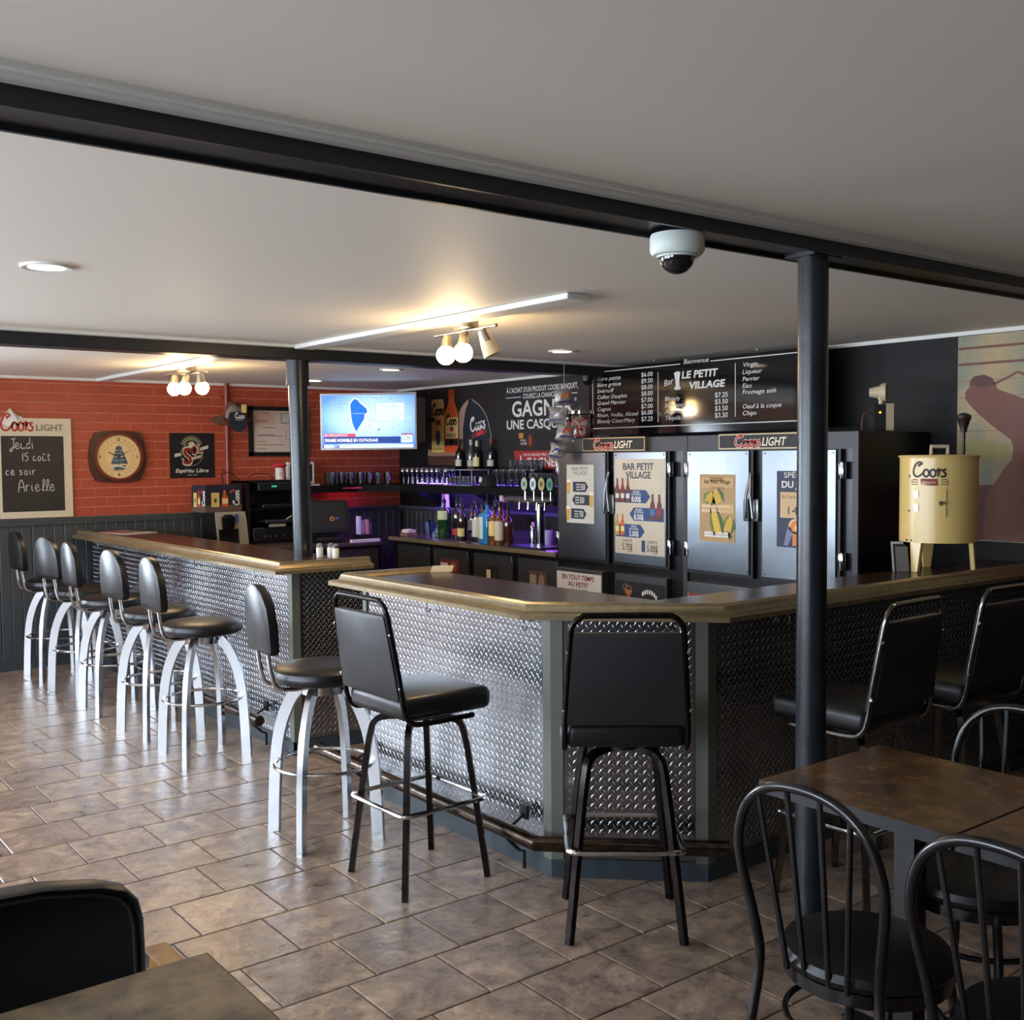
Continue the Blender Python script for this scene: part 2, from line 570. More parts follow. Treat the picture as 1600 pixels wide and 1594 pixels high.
def onX(x):   # a surface facing the room along -X: u = -Y, v = z
    return dict(O=(x, 0, 0), U=(0, -1, 0), V=(0, 0, 1), N=(-1, 0, 0))
def onY(y):   # a surface facing -Y: u = X, v = z
    return dict(O=(0, y, 0), U=(1, 0, 0), V=(0, 0, 1), N=(0, -1, 0))

# ================================================================== THE SETTING
# ---- floor: grout bed + running-bond tiles
PX, PY = 0.325, 0.313
floor = struct(MB().box(XL - 0.2, XR + 0.2, YF - 0.2, YB + 0.2, -0.06, -0.005).build('floor', M_grout))
def tile_shape(mb, x0, x1, y0, y1, b=0.004):
    vs = [(x0, y0, -0.005), (x1, y0, -0.005), (x1, y1, -0.005), (x0, y1, -0.005), (x0, y0, -0.0015), (x1, y0, -0.0015), (x1, y1, -0.0015), (x0, y1, -0.0015),
          (x0 + b, y0 + b, 0), (x1 - b, y0 + b, 0), (x1 - b, y1 - b, 0), (x0 + b, y1 - b, 0)]
    fs = [(0, 1, 5, 4), (1, 2, 6, 5), (2, 3, 7, 6), (3, 0, 4, 7), (4, 5, 9, 8), (5, 6, 10, 9), (6, 7, 11, 10), (7, 4, 8, 11), (8, 9, 10, 11)]
    return mb.add(vs, fs)
g = 0.003
tile_me = None
rest_tiles = MB()
j0 = -16
count = 0
for j in range(j0, 21):
    y0 = 2.617 + PY * j
    ph = 1.611 if j % 2 == 0 else 1.717
    y1 = y0 + PY
    if y1 <= YF or y0 >= YB:
        continue
    for i in range(-14, 14):
        x0 = ph + PX * i
        x1 = x0 + PX
        if x1 <= XL or x0 >= XR:
            continue
        cx, cy = (x0 + x1) / 2, (y0 + y1) / 2
        whole = x0 >= XL and x1 <= XR and y0 >= YF and y1 <= YB
        seen = cx > 0.05 + 0.21 * cy - 0.25 and cy > 1.25 and ((cx < 2.85 and cy > 2.6) or (cy < 2.95 and cx < 4.6) or (4.5 < cy < 5.7 and cx < 3.3))
        if seen and whole and count < 298:
            if tile_me is None:
                first = tile_shape(MB(), -PX / 2 + g, PX / 2 - g, -PY / 2 + g, PY / 2 - g).build('tile', M_tile, floor, smooth=0)
                tile_me = first.data
                o = first
            else:
                o = bpy.data.objects.new('tile', tile_me)
                COL.objects.link(o)
                o.parent = floor
            o.location = (cx, cy, 0)
            count += 1
        else:
            tile_shape(rest_tiles, max(x0, XL) + g, min(x1, XR) - g, max(y0, YF) + g, min(y1, YB) - g)
rest_tiles.build('outer_tiles', M_tile, floor, smooth=0, kind='stuff')

# ---- ceiling
ceiling = struct(MB().box(XL - 0.2, XR + 0.2, YF - 0.2, YB + 0.2, CEIL, CEIL + 0.12).build('ceiling', M_ceil))

# ---- walls
def wall_with_openings(name, along, pos, a0, a1, ops, mt, out):
    """along 'X' or 'Y'; out = outer coordinate; ops (from,to,sill,head)"""
    mb = MB()
    def bx(p, q, z0, z1):
        if along == 'Y':
            mb.box(pos, out, p, q, z0, z1)
        else:
            mb.box(p, q, pos, out, z0, z1)
    e = a0
    for (a, b, s_, h_) in sorted(ops):
        bx(e, a, -0.03, CEIL)
        bx(a, b, -0.03, s_)
        bx(a, b, h_, CEIL)
        e = b
    bx(e, a1, -0.03, CEIL)
    return struct(mb.build(name, mt, smooth=0))
M_wallL = mat('wall_cream', (186, 176, 160), 0.6)
M_wallF = mat('wall_dark', (96, 84, 74), 0.6)
wall_left = wall_with_openings('wall_left', 'Y', XL, YF, YB + 0.16, [w[1:] for w in WINDOWS if w[0] == 'left'], M_wallL, XL - 0.16)
wall_back = wall_with_openings('wall_back', 'X', YB, XL, XR + 0.16, [w[1:] for w in WINDOWS if w[0] == 'back'], M_mortar, YB + 0.16)
wall_front = struct(MB().box(XL - 0.16, XR + 0.16, YF - 0.16, YF, -0.03, CEIL).build('wall_front', M_wallF, smooth=0))
wall_right = struct(MB().box(XR, XR + 0.16, YF, YB, -0.03, CEIL).build('wall_right', M_black, smooth=0))
n = 0
M_pane = glass_mat('window_pane', (250, 252, 255), 0.02)
M_frame = mat('window_frame', (52, 50, 50), 0.4)
for kind, a, b, s_, h_ in WINDOWS:
    n += 1
    fr = MB()
    pn = MB()
    mid = (a + b) / 2
    for p, q, z0, z1 in ((a, a + 0.06, s_, h_), (b - 0.06, b, s_, h_), (mid - 0.03, mid + 0.03, s_, h_), (a, b, s_, s_ + 0.06), (a, b, h_ - 0.06, h_), (a, b, h_ - 0.5, h_ - 0.46)):
        if kind == 'left':
            fr.box(XL - 0.12, XL - 0.05, p, q, z0, z1)
        else:
            fr.box(p, q, YB + 0.05, YB + 0.12, z0, z1)
    w = struct(fr.build('window_%d' % n, M_frame, smooth=0))
    for p, q in ((a + 0.06, mid - 0.03), (mid + 0.03, b - 0.06)):
        m_ = MB()
        if kind == 'left':
            m_.box(XL - 0.088, XL - 0.082, p, q, s_ + 0.06, h_ - 0.06)
        else:
            m_.box(p, q, YB + 0.082, YB + 0.088, s_ + 0.06, h_ - 0.06)
        m_.build('pane', M_pane, w, world=True, smooth=0)

# ---- painted brick above the wainscot on the back wall
BW, BH, BZ = 0.203, 0.0765, 1.19
brick_me = None
stuff_b = MB()
def brick_shape(mb, x0, x1, z0, z1, y):
    b = 0.0025
    vs = [(x0, y, z0), (x1, y, z0), (x1, y, z1), (x0, y, z1), (x0 + b, y - 0.006, z0 + b), (x1 - b, y - 0.006, z0 + b), (x1 - b, y - 0.006, z1 - b), (x0 + b, y - 0.006, z1 - b)]
    return mb.add(vs, [(0, 1, 5, 4), (1, 2, 6, 5), (2, 3, 7, 6), (3, 0, 4, 7), (4, 5, 6, 7), (3, 2, 1, 0)])
gj = 0.0028
nrow = int((CEIL - 0.02 - BZ) / BH) + 1
for r in range(nrow):
    z0 = BZ + BH * r
    z1 = min(z0 + BH, CEIL - 0.015)
    if z1 - z0 < 0.02:
        continue
    x = 1.1 + (BW / 2 if r % 2 else 0)
    xs = []
    while x < XR:
        xs.append(x)
        x += BW
    for x0 in xs:
        x1 = min(x0 + BW, XR)
        full = abs(x1 - x0 - BW) < 1e-6 and abs(z1 - z0 - BH) < 1e-6
        if x1 < 1.95:
            brick_shape(stuff_b, x0 + gj, x1 - gj, z0 + gj, z1 - gj, YB)
        elif full:
            if brick_me is None:
                o = brick_shape(MB(), -BW / 2 + gj, BW / 2 - gj, -BH / 2 + gj, BH / 2 - gj, 0).build('brick', M_brick, wall_back, smooth=0)
                brick_me = o.data
            else:
                o = bpy.data.objects.new('brick', brick_me)
                COL.objects.link(o)
                o.parent = wall_back
            o.location = ((x0 + x1) / 2, YB, (z0 + z1) / 2)
        elif x1 - x0 > 0.02:
            o = brick_shape(MB(), -(x1 - x0) / 2 + gj, (x1 - x0) / 2 - gj, -(z1 - z0) / 2 + gj, (z1 - z0) / 2 - gj, 0).build('brick', M_brick, wall_back, smooth=0)
            o.location = ((x0 + x1) / 2, YB, (z0 + z1) / 2)
stuff_b.build('outer_bricks', M_brick, wall_back, smooth=0, kind='stuff')
# ---- wainscot planks and cap rail
PW = 0.081
plank_me = None
def add_plank(parent, x, y, rz):
    global plank_me
    if plank_me is None:
        mb = MB()
        w, b = PW / 2 - 0.0015, 0.004
        vs = []
        for z in (0.0, 1.13):
            vs += [(-w, 0, z), (-w, -0.008, z), (-w + b, -0.012, z), (w - b, -0.012, z), (w, -0.008, z), (w, 0, z)]
        mb.add(vs, [(0, 1, 7, 6), (1, 2, 8, 7), (2, 3, 9, 8), (3, 4, 10, 9), (4, 5, 11, 10), (5, 0, 6, 11), (0, 5, 4, 3, 2, 1), (6, 7, 8, 9, 10, 11)])
        o = mb.build('plank', M_wains, parent, smooth=0)
        plank_me = o.data
    else:
        o = bpy.data.objects.new('plank', plank_me)
        COL.objects.link(o)
        o.parent = parent
    o.location = (x, y, 0.005)
    o.rotation_euler = (0, 0, rz)
x = 1.1 + PW / 2
while x < XR - PW / 2:
    add_plank(wall_back, x, YB, 0)
    x += PW
y = 8.97
while y > 5.9:
    add_plank(wall_right, XR, y, -PI / 2)
    y -= PW
struct(MB().box(1.08, XR, YB - 0.034, YB, 1.136, 1.162).box(1.08, XR, YB - 0.02, YB, 1.162, 1.19).box(4.45, XR - 0.11, YB - 0.10, YB - 0.02, 1.168, 1.19).build('trim_1', M_wains))
struct(MB().box(XR - 0.034, XR, 5.9, YB - 0.034, 1.136, 1.162).box(XR - 0.02, XR, 5.9, YB - 0.034, 1.162, 1.19).box(XR - 0.11, XR - 0.02, 5.9, YB - 0.034, 1.168, 1.19).build('trim_2', M_wains))
struct(MB().box(1.08, XR - 0.02, YB - 0.022, YB, CEIL - 0.022, CEIL).build('trim_3', M_white))
struct(MB().box(XR - 0.022, XR, YF, YB - 0.022, CEIL - 0.022, CEIL).build('trim_4', M_white))
struct(MB().box(XL, XR - 0.022, 1.965, 2.022, CEIL - 0.012, CEIL).box(XL, XR - 0.022, 1.985, 2.02, CEIL - 0.022, CEIL - 0.012).build('trim_5', M_white))
struct(MB().box(XL, XR - 0.022, 5.80, 5.845, CEIL - 0.016, CEIL).build('trim_6', M_white))

struct(MB().box(1.1, 2.66, YB - 0.024, YB - 0.0125, 0, 0.10).build('baseboard_back', M_wains))
# ---- beams
b1 = thing('ceiling_beam', 'wide black steel beam crossing the ceiling nearest the viewer, with lip along its underside', 'beam', (1.5, 2.1, 2.258))
MB().box(XL, XR - 0.022, 2.022, 2.182, 2.262, CEIL).build('web', M_beam, b1, True)
MB().box(XL, XR - 0.022, 2.022, 2.034, 2.250, 2.262).box(XL, XR - 0.022, 2.170, 2.182, 2.250, 2.262).build('flange', M_beam, b1, True)
b2 = tag(MB().rbox(XL, XR - 0.022, 5.85, 6.0, 2.229, CEIL, 0.004, 1).build('ceiling_beam', M_beam), 'narrow dark grey beam over the end of the far bar, farther one', 'beam')
# ---- posts
p1 = thing('support_post', 'chipped black steel post in front of the angled bar, near the tables', 'post', (2.825, 2.105, 0))
MB().cyl((0, 0, 0), (0, 0, 2.25), 0.047, n=28).build('shaft', M_post, p1)
MB().box(-0.07, 0.07, -0.055, 0.055, 2.25, 2.262).build('top_plate', M_beam, p1)
MB().cyl((0, 0, 0), (0, 0, 0.02), 0.075, n=24).build('base_plate', M_post, p1)
p2 = thing('support_post', 'dark grey post with wide collar rising through the far straight bar', 'post', (2.985, 5.925, 0))
MB().cyl((0.012, 0, 1.064), (-0.004, 0, 2.10), 0.058, n=28).build('shaft', M_post, p2)
MB().cyl((-0.004, 0, 2.09), (-0.006, 0, 2.229), 0.068, n=28).cyl((-0.004, 0, 2.082), (-0.004, 0, 2.092), 0.072, n=28).build('collar', M_post, p2)
orn = Print((2.985 - 0.025, 5.925 - 0.0655, 0), (0.92, 0.39, 0), (0, 0, 1), (0.39, -0.92, 0), 0.003)
for k in range(7):
    a = k * 2 * PI / 7
    orn.poly([(0.03 + 0.008 * math.cos(a + 0.6), 1.115 + 0.008 * math.sin(a + 0.6)), (0.03 + 0.034 * math.cos(a), 1.115 + 0.034 * math.sin(a)), (0.03 + 0.008 * math.cos(a - 0.6), 1.115 + 0.008 * math.sin(a - 0.6))], (186, 150, 96))
orn.disc(0.03, 1.115, 0.014, 0.014, (160, 120, 70), 12)
orn.build('flower_ornament', p2)
# ---- white battens on the ceiling
for y0, y1, x0, x1, lab in ((3.36, 5.80, 2.90, 3.02, 'long white batten on the ceiling above the gap between the bars'), (6.02, 9.05, 2.75, 2.86, 'white batten on the far ceiling beside the brick wall lamp')):
    tag(MB().rbox(x0, x1, y0, y1, CEIL - 0.026, CEIL - 0.001, 0.003, 1).build('ceiling_batten', M_white), lab, 'batten')

# ---- recessed lights
def downlight(x, y, lab, watts):
    t = thing('recessed_light', lab, 'ceiling light', (x, y, CEIL - 0.008), 0, 'recessed ceiling lights')
    MB().lathe([(0.062, 0.007), (0.062, 0.0), (0.082, -0.003), (0.086, 0.002), (0.086, 0.007)], n=28).build('trim_ring', M_white, t)
    MB().lathe([(0, 0.003), (0.062, 0.003), (0.062, 0.006), (0, 0.006)], n=24).build('lens', M_lens, t)
    L = bpy.data.lights.new('recessed_light_glow', 'SPOT')
    L.energy = watts
    L.color = (1, 0.83, 0.62)
    L.spot_size = math.radians(120)
    L.spot_blend = 0.8
    L.shadow_soft_size = 0.06
    o = bpy.data.objects.new('recessed_light_glow', L)
    COL.objects.link(o)
    o.parent = t
    o.location = (0, 0, -0.012)
downlight(1.04, 3.93, 'recessed ceiling light over the open floor at far left', 14)
downlight(4.456, 5.22, 'recessed ceiling light over the coolers, above the menu board end', 14)
downlight(4.29, 7.0, 'recessed ceiling light over the bottles, just beyond the beam', 14)
downlight(4.33, 8.31, 'recessed ceiling light beside the television, half behind the far post', 12)

# ---- track lamps: canopy, rail, three heads
def track(x, y, lab, rz, heads, sub):
    t = thing('track_light', lab, 'ceiling lamp', (x, y, CEIL - sub), rz, 'three-headed track lamps')
    MB().lathe([(0, 0), (0.068, 0), (0.068, -0.042), (0.062, -0.048), (0, -0.048)], n=24).build('canopy', M_nickel, t)
    MB().cyl((0, 0, -0.046), (0, 0, -0.058), 0.007).build('stem', M_nickel, t)
    MB().cyl((-0.27, 0, -0.055), (0.27, 0, -0.055), 0.007).sphere((-0.27, 0, -0.055), 0.009).sphere((0.27, 0, -0.055), 0.009).build('rail', M_nickel, t)
    for hx, tx, ty, on in heads:
        arm = MB().cyl((hx, 0, -0.055), (hx, 0, -0.078), 0.005)
        d = Vector((tx, ty, -1)).normalized()
        a = Vector((hx, 0, -0.078)) - d * 0.01
        arm.build('arm', M_nickel, t)
        h = MB().cyl(a, a + d * 0.062, 0.023, 0.033, 18).build('lamp_head', M_nickel, t)
        gl = MB()
        if on:
            gl.sphere(a + d * 0.098, 0.047, 18, 10)
            gl.build('bulb', M_bulb, h)
            L = bpy.data.lights.new('track_bulb_glow', 'POINT')
            L.energy = 5.5
            L.color = (1, 0.76, 0.47)
            L.shadow_soft_size = 0.05
            o = bpy.data.objects.new('track_bulb_glow', L)
            COL.objects.link(o)
            o.parent = t
            o.location = a + d * 0.156
        else:
            gl.cyl(a + d * 0.058, a + d * 0.125, 0.034, 0.044, 18, False)
            gl.build('glass_shade', mat('frosted_shade', (226, 206, 160), 0.5), h)
track(3.04, 4.28, 'three-headed nickel track lamp over the bar gap, right head unlit', math.radians(-93), [(-0.16, 0.22, -0.25, True), (0.0, 0.2, -0.25, True), (0.16, 0.25, 0.35, False)], 0.004)
track(2.89, 7.45, 'three-headed nickel track lamp near the brick wall with all bulbs lit', math.radians(-80), [(-0.16, 0.3, -0.25, True), (0.0, 0.1, -0.3, True), (0.17, 0.05, 0.15, True)], 0.004)
# ---- dome cameras
t = thing('security_camera', 'white dome security camera hanging under the near black beam', 'camera', (2.215, 2.102, 2.25))
MB().lathe([(0, 0), (0.073, 0), (0.075, -0.006), (0.075, -0.045), (0.068, -0.056), (0.05, -0.058), (0, -0.058)], n=32).build('housing', mat('camera_white', (204, 212, 204), 0.4), t)
MB().lathe([(0.05 * math.cos(a), -0.056 - 0.052 * math.sin(a)) for a in [i * PI / 20 for i in range(11)]], n=28).build('dome', mat('smoked_dome', (24, 22, 26), 0.06, coat=0.5), t)
MB().lathe([(0.0505, -0.056), (0.057, -0.058), (0.057, -0.063), (0.0505, -0.063)], n=28).build('retaining_ring', mat('camera_white', (0, 0, 0)), t)
t = thing('security_camera', 'small dark dome camera under the far beam by the banner', 'camera', (5.3, 5.92, 2.229))
MB().lathe([(0, 0), (0.055, 0), (0.055, -0.03), (0, -0.03)], n=24).build('housing', M_plast, t)
MB().lathe([(0.044 * math.cos(a), -0.03 - 0.04 * math.sin(a)) for a in [i * PI / 16 for i in range(9)]], n=24).build('dome', mat('smoked_dome', (24, 22, 26)), t)

# ================================================================== THE BARS
def tread(name, O, U, V, w, h, parent):
    """raised lozenges of a tread-plate sheet"""
    O, U, V = Vector(O), Vector(U), Vector(V)
    N = U.cross(V)
    p = 0.034
    L, B, H = 0.0145, 0.0044, 0.0022
    vs, fs = [], []
    nu, nv = int(w / p), int(h / p)
    for i in range(nu + 1):
        for j in range(nv + 1):
            for (du, dv, sg) in ((0.25, 0.25, 1), (0.75, 0.75, -1)):
                u, v = (i + du) * p, (j + dv) * p
                if u < 0.012 or v < 0.012 or u > w - 0.012 or v > h - 0.012:
                    continue
                a = Vector((0.62, 0.785 * sg, 0))
                b = Vector((-a.y, a.x, 0))
                k = len(vs)
                for q, z in ((a * L, 0), (-a * L, 0), (b * B, 0), (-b * B, 0), (a * L * 0.62, H), (-a * L * 0.62, H)):
                    vs.append(O + U * (u + q.x) + V * (v + q.y) + N * (z + 0.0002))
                fs += [(k, k + 2, k + 4), (k + 2, k + 5, k + 4), (k + 2, k + 1, k + 5), (k, k + 4, k + 3), (k + 3, k + 4, k + 5), (k + 3, k + 5, k + 1)]
    mb = MB()
    mb.v, mb.f, mb.mi = vs, fs, [0] * len(fs)
    return mb.build(name, M_tread, parent, True, smooth=60, kind='stuff')
def plate(O, U, V, w, h, parent):
    O_, U_, V_ = Vector(O), Vector(U), Vector(V)
    sh = MB().slab([(0, 0), (w, 0), (w, h), (0, h)], O_, U_, V_, 0.003).build('tread_plate', M_plate, parent, True, smooth=0)
    tread('tread_pattern', O_ + U_.cross(V_) * 0.003, U_, V_, w, h, sh)
PROF = [(0.0, 1.022), (0.0, 1.040), (0.006, 1.047), (0.034, 1.050), (0.038, 1.056), (0.044, 1.076), (0.058, 1.085), (0.084, 1.083), (0.100, 1.072), (0.112, 1.061), (0.112, 1.022)]
def moulding(path, parent, name='edge_moulding'):
    """bar-rail moulding swept along the outer edge with mitred corners; inward = left of travel"""
    P = [Vector((x, y, 0)) for x, y in path]
    n = len(P)
    vs = []
    for i in range(n):
        d0 = (P[i] - P[i - 1]).normalized() if i else None
        d1 = (P[i + 1] - P[i]).normalized() if i < n - 1 else None
        l0 = Vector((-d0.y, d0.x, 0)) if d0 else None
        l1 = Vector((-d1.y, d1.x, 0)) if d1 else None
        if l0 and l1:
            b = (l0 + l1).normalized()
            b = b / b.dot(l0)
        else:
            b = l0 or l1
        for o, z in PROF:
            vs.append(P[i] + b * o + Vector((0, 0, z)))
    m = len(PROF)
    fs = []
    for i in range(n - 1):
        for k in range(m):
            fs.append((i * m + k, i * m + (k + 1) % m, (i + 1) * m + (k + 1) % m, (i + 1) * m + k))
    fs += [tuple(range(m))[::-1], tuple(range((n - 1) * m, n * m))]
    return MB().add(vs, fs).build(name, M_gold, parent, True, smooth=40)
UPV = Vector((0, 0, 1))
def hook(p, d, parent):
    """purse hook under the bar edge; d = direction out of the panel"""
    d = Vector(d)
    s = d.cross(UPV)
    p = Vector(p)
    mb = MB()
    mb.cyl(p, p + d * 0.008, 0.012, n=12)
    mb.tube(catmull([p + d * 0.008, p + d * 0.03 + UPV * -0.004, p + d * 0.036 - UPV * 0.03, p + d * 0.024 - UPV * 0.042, p + d * 0.014 - UPV * 0.03], 4), 0.0035, 8)
    mb.build('purse_hook', M_chrome, parent, True)

# far straight bar
BX = 2.68
bar1 = thing('bar_cabinet', 'straight tread-plate bar base running to the brick wall, lined with round stools', 'bar', (2.9, 7.2, 0))
MB().box(BX, 3.14, 5.43, 9.04, 0, 1.0215).build('carcass', M_slate, bar1, True)
plate((BX - 0.0005, 9.03, 0.076), (0, -1, 0), UPV, 3.56, 0.945, bar1)
plate((BX + 0.04, 5.4295, 0.076), (1, 0, 0), UPV, 0.415, 0.945, bar1)
MB().box(BX - 0.012, BX + 0.036, 5.418, 5.466, 0.07, 1.022).build('corner_strip', M_strip, bar1, True)
MB().box(BX - 0.012, BX, 5.418, 9.03, 0, 0.075).box(BX - 0.012, 3.14, 5.418, 5.43, 0, 0.075).build('kickboard', M_slate, bar1, True)
for y in (8.75, 8.1, 7.4, 6.75, 5.85):
    hook((BX - 0.004, y, 1.0), (-1, 0, 0), bar1)
top1 = thing('bar_worktop', 'dark brown laminate top of the straight far bar with bronze moulded edge', 'bar top', (2.8, 7.2, 1.022))
MB().prism([(2.63, 9.05), (2.63, 5.43), (3.10, 5.40), (3.06, 9.05)], 1.025, 1.063).build('worktop', M_top, top1, True)
moulding([(2.53, 9.05), (2.53, 5.33), (3.12, 5.30)], top1)
# angled bar
bar2 = thing('bar_cabinet', 'angled tread-plate bar base with clipped corner, nearest the viewer', 'bar', (3.6, 3.3, 0))
A0, A1, A2, A3 = (2.672, 4.62), (2.672, 3.20), (3.10, 2.79), (5.64, 2.79)
MB().prism([A0, A1, A2, A3, (5.64, 3.03), (3.06, 3.03), (3.06, 4.62)], 0, 1.0215).build('carcass', M_slate, bar2, True)
ch = (Vector((A2[0], A2[1], 0)) - Vector((A1[0], A1[1], 0)))
chl = ch.length
chd = ch.normalized()
chn = chd.cross(UPV)
plate((A0[0] - 0.0005, 4.60, 0.076), (0, -1, 0), UPV, 4.60 - 3.245, 0.945, bar2)
plate(Vector((A1[0], A1[1], 0.076)) + chd * 0.045 + chn * 0.0005, chd, UPV, chl - 0.09, 0.945, bar2)
plate((A2[0] + 0.045, A2[1] - 0.0005, 0.076), (1, 0, 0), UPV, A3[0] - A2[0] - 0.05, 0.945, bar2)
for (q, d0, d1) in ((A1, Vector((0, 1, 0)), chd), (A2, -chd, Vector((1, 0, 0)))):
    c0 = Vector((q[0], q[1], 0))
    n0 = Vector((-1, 0, 0)) if q == A1 else chn
    n1 = chn if q == A1 else Vector((0, -1, 0))
    bis = (n0 + n1).normalized()
    bis = bis / bis.dot(n0) * 0.012
    pts = [c0 + d0 * 0.042, c0 + d0 * 0.042 + n0 * 0.012, c0 + bis, c0 + d1 * 0.042 + n1 * 0.012, c0 + d1 * 0.042, c0]
    MB().prism([(p.x, p.y) for p in pts], 0.07, 1.022).build('corner_strip', M_strip, bar2, True)
MB().box(A0[0] - 0.012, A0[0] + 0.03, 4.60, 4.632, 0.07, 1.022).build('corner_strip', M_strip, bar2, True)
o1 = chn * 0.012
bis1 = (Vector((-1, 0, 0)) + chn).normalized(); bis1 = bis1 / bis1.dot(chn) * 0.012
bis2 = (Vector((0, -1, 0)) + chn).normalized(); bis2 = bis2 / bis2.dot(chn) * 0.012
MB().prism([A0, (A0[0] - 0.012, 4.62), (A1[0] + bis1.x, A1[1] + bis1.y), (A2[0] + bis2.x, A2[1] + bis2.y), (5.64, 2.778), A3, A2, A1], 0, 0.075).build('kickboard', M_slate, bar2, True)
for p, d in (((A0[0] - 0.004, 4.02, 1.0), (-1, 0, 0)), ((A0[0] - 0.004, 3.33, 1.0), (-1, 0, 0)), ((A2[0] - 0.075, A2[1] + 0.065, 0.995), tuple(chn)), ((3.55, 2.786, 1.0), (0, -1, 0))):
    hook(p, d, bar2)
top2 = thing('bar_worktop', 'dark laminate top of the angled bar with bronze moulded edge, carrying the cream drum', 'bar top', (3.3, 3.2, 1.022))
MB().prism([(2.63, 4.64), (2.63, 3.26), (3.11, 2.76), (5.64, 2.76), (5.64, 3.10), (3.10, 3.06), (3.08, 4.64)], 1.025, 1.063).build('worktop', M_top, top2, True)
moulding([(3.14, 4.70), (2.53, 4.74), (2.53, 3.22), (3.075, 2.655), (5.64, 2.655)], top2)
# foot rails
def rail(path, brackets, lab):
    x, y, z = path[0]
    t = thing('foot_rail', lab, 'foot rail', (x, y, 0), 0)
    MB().tube(path, 0.03, 16).build('pipe', M_pipe, t, True)
    for p, d in brackets:
        p, d = Vector(p), Vector(d)
        s = d.cross(UPV) * 0.02
        mb = MB()
        w = p - d * 0.095
        mb.tube([p + UPV * 0.0, w + UPV * 0.055], 0.006, 8)
        mb.add([w - s + UPV * 0.03, w + s + UPV * 0.03, w + s + UPV * 0.085, w - s + UPV * 0.085, w - s + d * 0.012 + UPV * 0.03, w + s + d * 0.012 + UPV * 0.03, w + s + d * 0.012 + UPV * 0.085, w - s + d * 0.012 + UPV * 0.085], [(0, 1, 2, 3), (4, 7, 6, 5), (0, 4, 5, 1), (1, 5, 6, 2), (2, 6, 7, 3), (3, 7, 4, 0)])
        mb.tube([p - UPV * 0.03, p - d * 0.06 - UPV * 0.09, p - d * 0.085 - UPV * 0.10, p - d * 0.085 - UPV * 0.17], 0.008, 8)
        mb.build('bracket', M_plast, t, True)
RZ = 0.175
rail([(2.555, 8.95, RZ), (2.555, 5.62, RZ)], [((2.555, 8.2, RZ), (-1, 0, 0)), ((2.555, 6.9, RZ), (-1, 0, 0)), ((2.555, 5.72, RZ), (-1, 0, 0))], 'round metal foot rail along the straight far bar')
q1 = Vector((2.545, 3.145, RZ))
q2 = q1 + chd * 0.72
rail([(2.545, 4.9, RZ), tuple(q1), tuple(q2)], [((2.545, 4.55, RZ), (-1, 0, 0)), ((2.545, 3.33, RZ), (-1, 0, 0))], 'worn metal foot rail bending round the clipped corner of the near bar')

